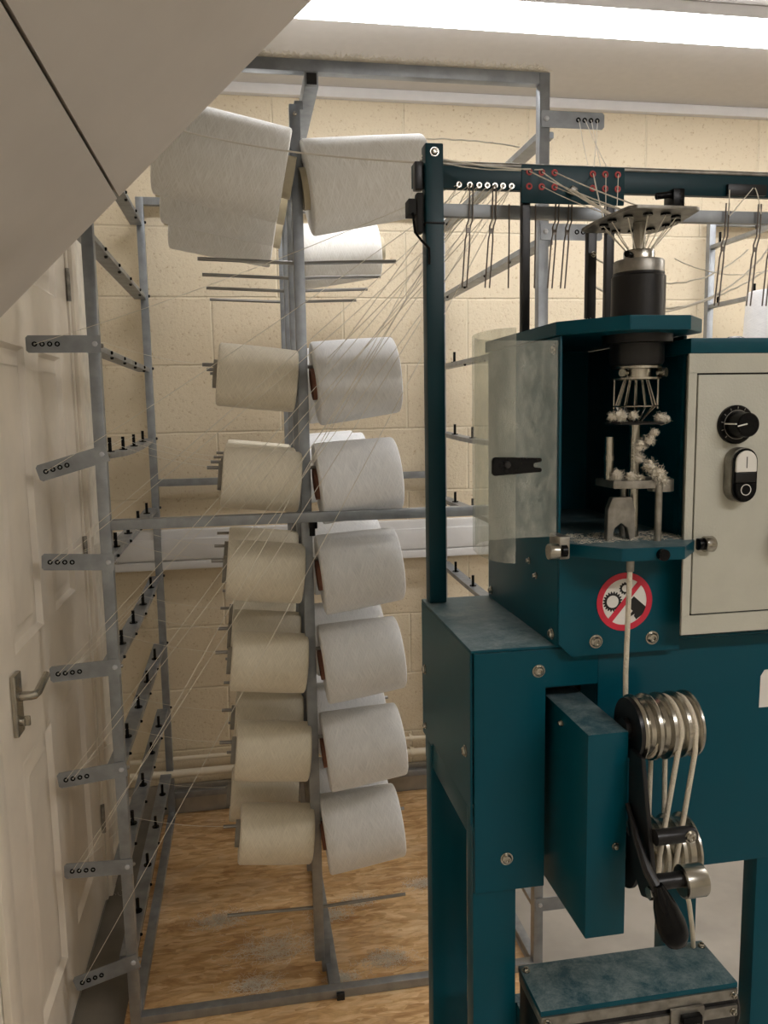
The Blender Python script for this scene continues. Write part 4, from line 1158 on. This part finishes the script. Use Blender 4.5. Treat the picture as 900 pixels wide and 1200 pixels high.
def scatter(region, n, ln, r, sd, z):
    """loose fibres lying on a horizontal polygon"""
    rnd = random.Random(sd); g = G()
    x0, x1, y0, y1 = region
    for i in range(n):
        p = Vector((rnd.uniform(x0, x1), rnd.uniform(y0, y1), z + r))
        a = rnd.uniform(0, 6.28); pts = [p]
        for k in range(4):
            a += rnd.gauss(0, 0.9)
            q = p + Vector((math.cos(a), math.sin(a), 0)) * ln / 4
            q.x = min(max(q.x, x0), x1); q.y = min(max(q.y, y0), y1); q.z = z + r + abs(rnd.gauss(0, 0.35)) * ln * 0.25
            p = q; pts.append(p)
        g.tube(pts, r, 3, cap=False)
    return g
single('lint_fringe', scatter((0.375, 0.51, 0.862, 0.93), 420, 0.010, 0.00022, 21, 1.341), 'lint_thick', 'thin fluff lying on the octagonal shelf round the foot of the spindle', 'lint', (0.44, 0.89, 1.341), None, 'stuff')
single('lint_fringe', scatter((0.376, 0.512, 0.865, 0.96), 500, 0.010, 0.00025, 22, 1.595), 'lint_thick', 'fluff on the head\'s top plate round the black spindle housing', 'lint', (0.44, 0.9, 1.595), None, 'stuff')
def clump(name, c, blobs, lab, sd, mat='lint_thick'):
    rnd = random.Random(sd); g = G()
    for (x, y, z, r) in blobs:
        c0 = Vector((x, y, z))
        t = bmesh.new(); bmesh.ops.create_icosphere(t, subdivisions=4, radius=r * 0.62)
        for v in t.verts:
            k = noise.noise(v.co * 210 + Vector((sd, x * 50, z * 50))) * 0.9 + noise.noise(v.co * 520 + Vector((0, sd, 0))) * 0.6
            v.co = v.co * (1 + k) + c0
        g.merge(t)
        for i in range(150):
            d = Vector((rnd.gauss(0, 1), rnd.gauss(0, 1), rnd.gauss(0, 1))).normalized()
            p = c0 + d * r * rnd.uniform(0.4, 0.85); e = d; pts = [p]
            for k in range(3):
                e = (e + Vector((rnd.gauss(0, .8), rnd.gauss(0, .8), rnd.gauss(0, .8)))).normalized()
                p = p + e * r * 0.28; pts.append(p)
            g.tube(pts, 0.00016, 3, cap=False)
    single(name, g, mat, lab, 'lint', c, None, 'stuff')
clump('lint_clump', (AX, AY, 1.42), [(AX - 0.004, 0.872, 1.452, 0.0075), (AX + 0.006, 0.868, 1.459, 0.006), (AX + 0.011, 0.868, 1.467, 0.005), (AX - 0.006, 0.870, 1.438, 0.006), (AX + 0.004, 0.862, 1.428, 0.008), (AX + 0.012, 0.858, 1.420, 0.009), (AX + 0.017, 0.858, 1.413, 0.007)], 'woolly clump of lint wound round the spindle below the needle cage', 5)
clump('lint_clump', (AX - 0.02, AY, 1.49), [(AX - 0.026, 0.875, 1.487, 0.007), (AX - 0.014, 0.868, 1.487, 0.005), (AX - 0.035, 0.88, 1.486, 0.005), (AX + 0.018, 0.868, 1.483, 0.006), (AX + 0.028, 0.875, 1.482, 0.006)], 'grey lint ring resting on the small disc under the needle cage', 9)
clump('lint_clump', (AX - 0.02, AY, 1.416), [(AX - 0.030, 0.875, 1.416, 0.006), (AX - 0.016, 0.868, 1.416, 0.006), (AX - 0.004, 0.87, 1.414, 0.005), (AX - 0.022, 0.89, 1.417, 0.007)], 'matted lint lying on the gear plate at the foot of the spindle', 11)
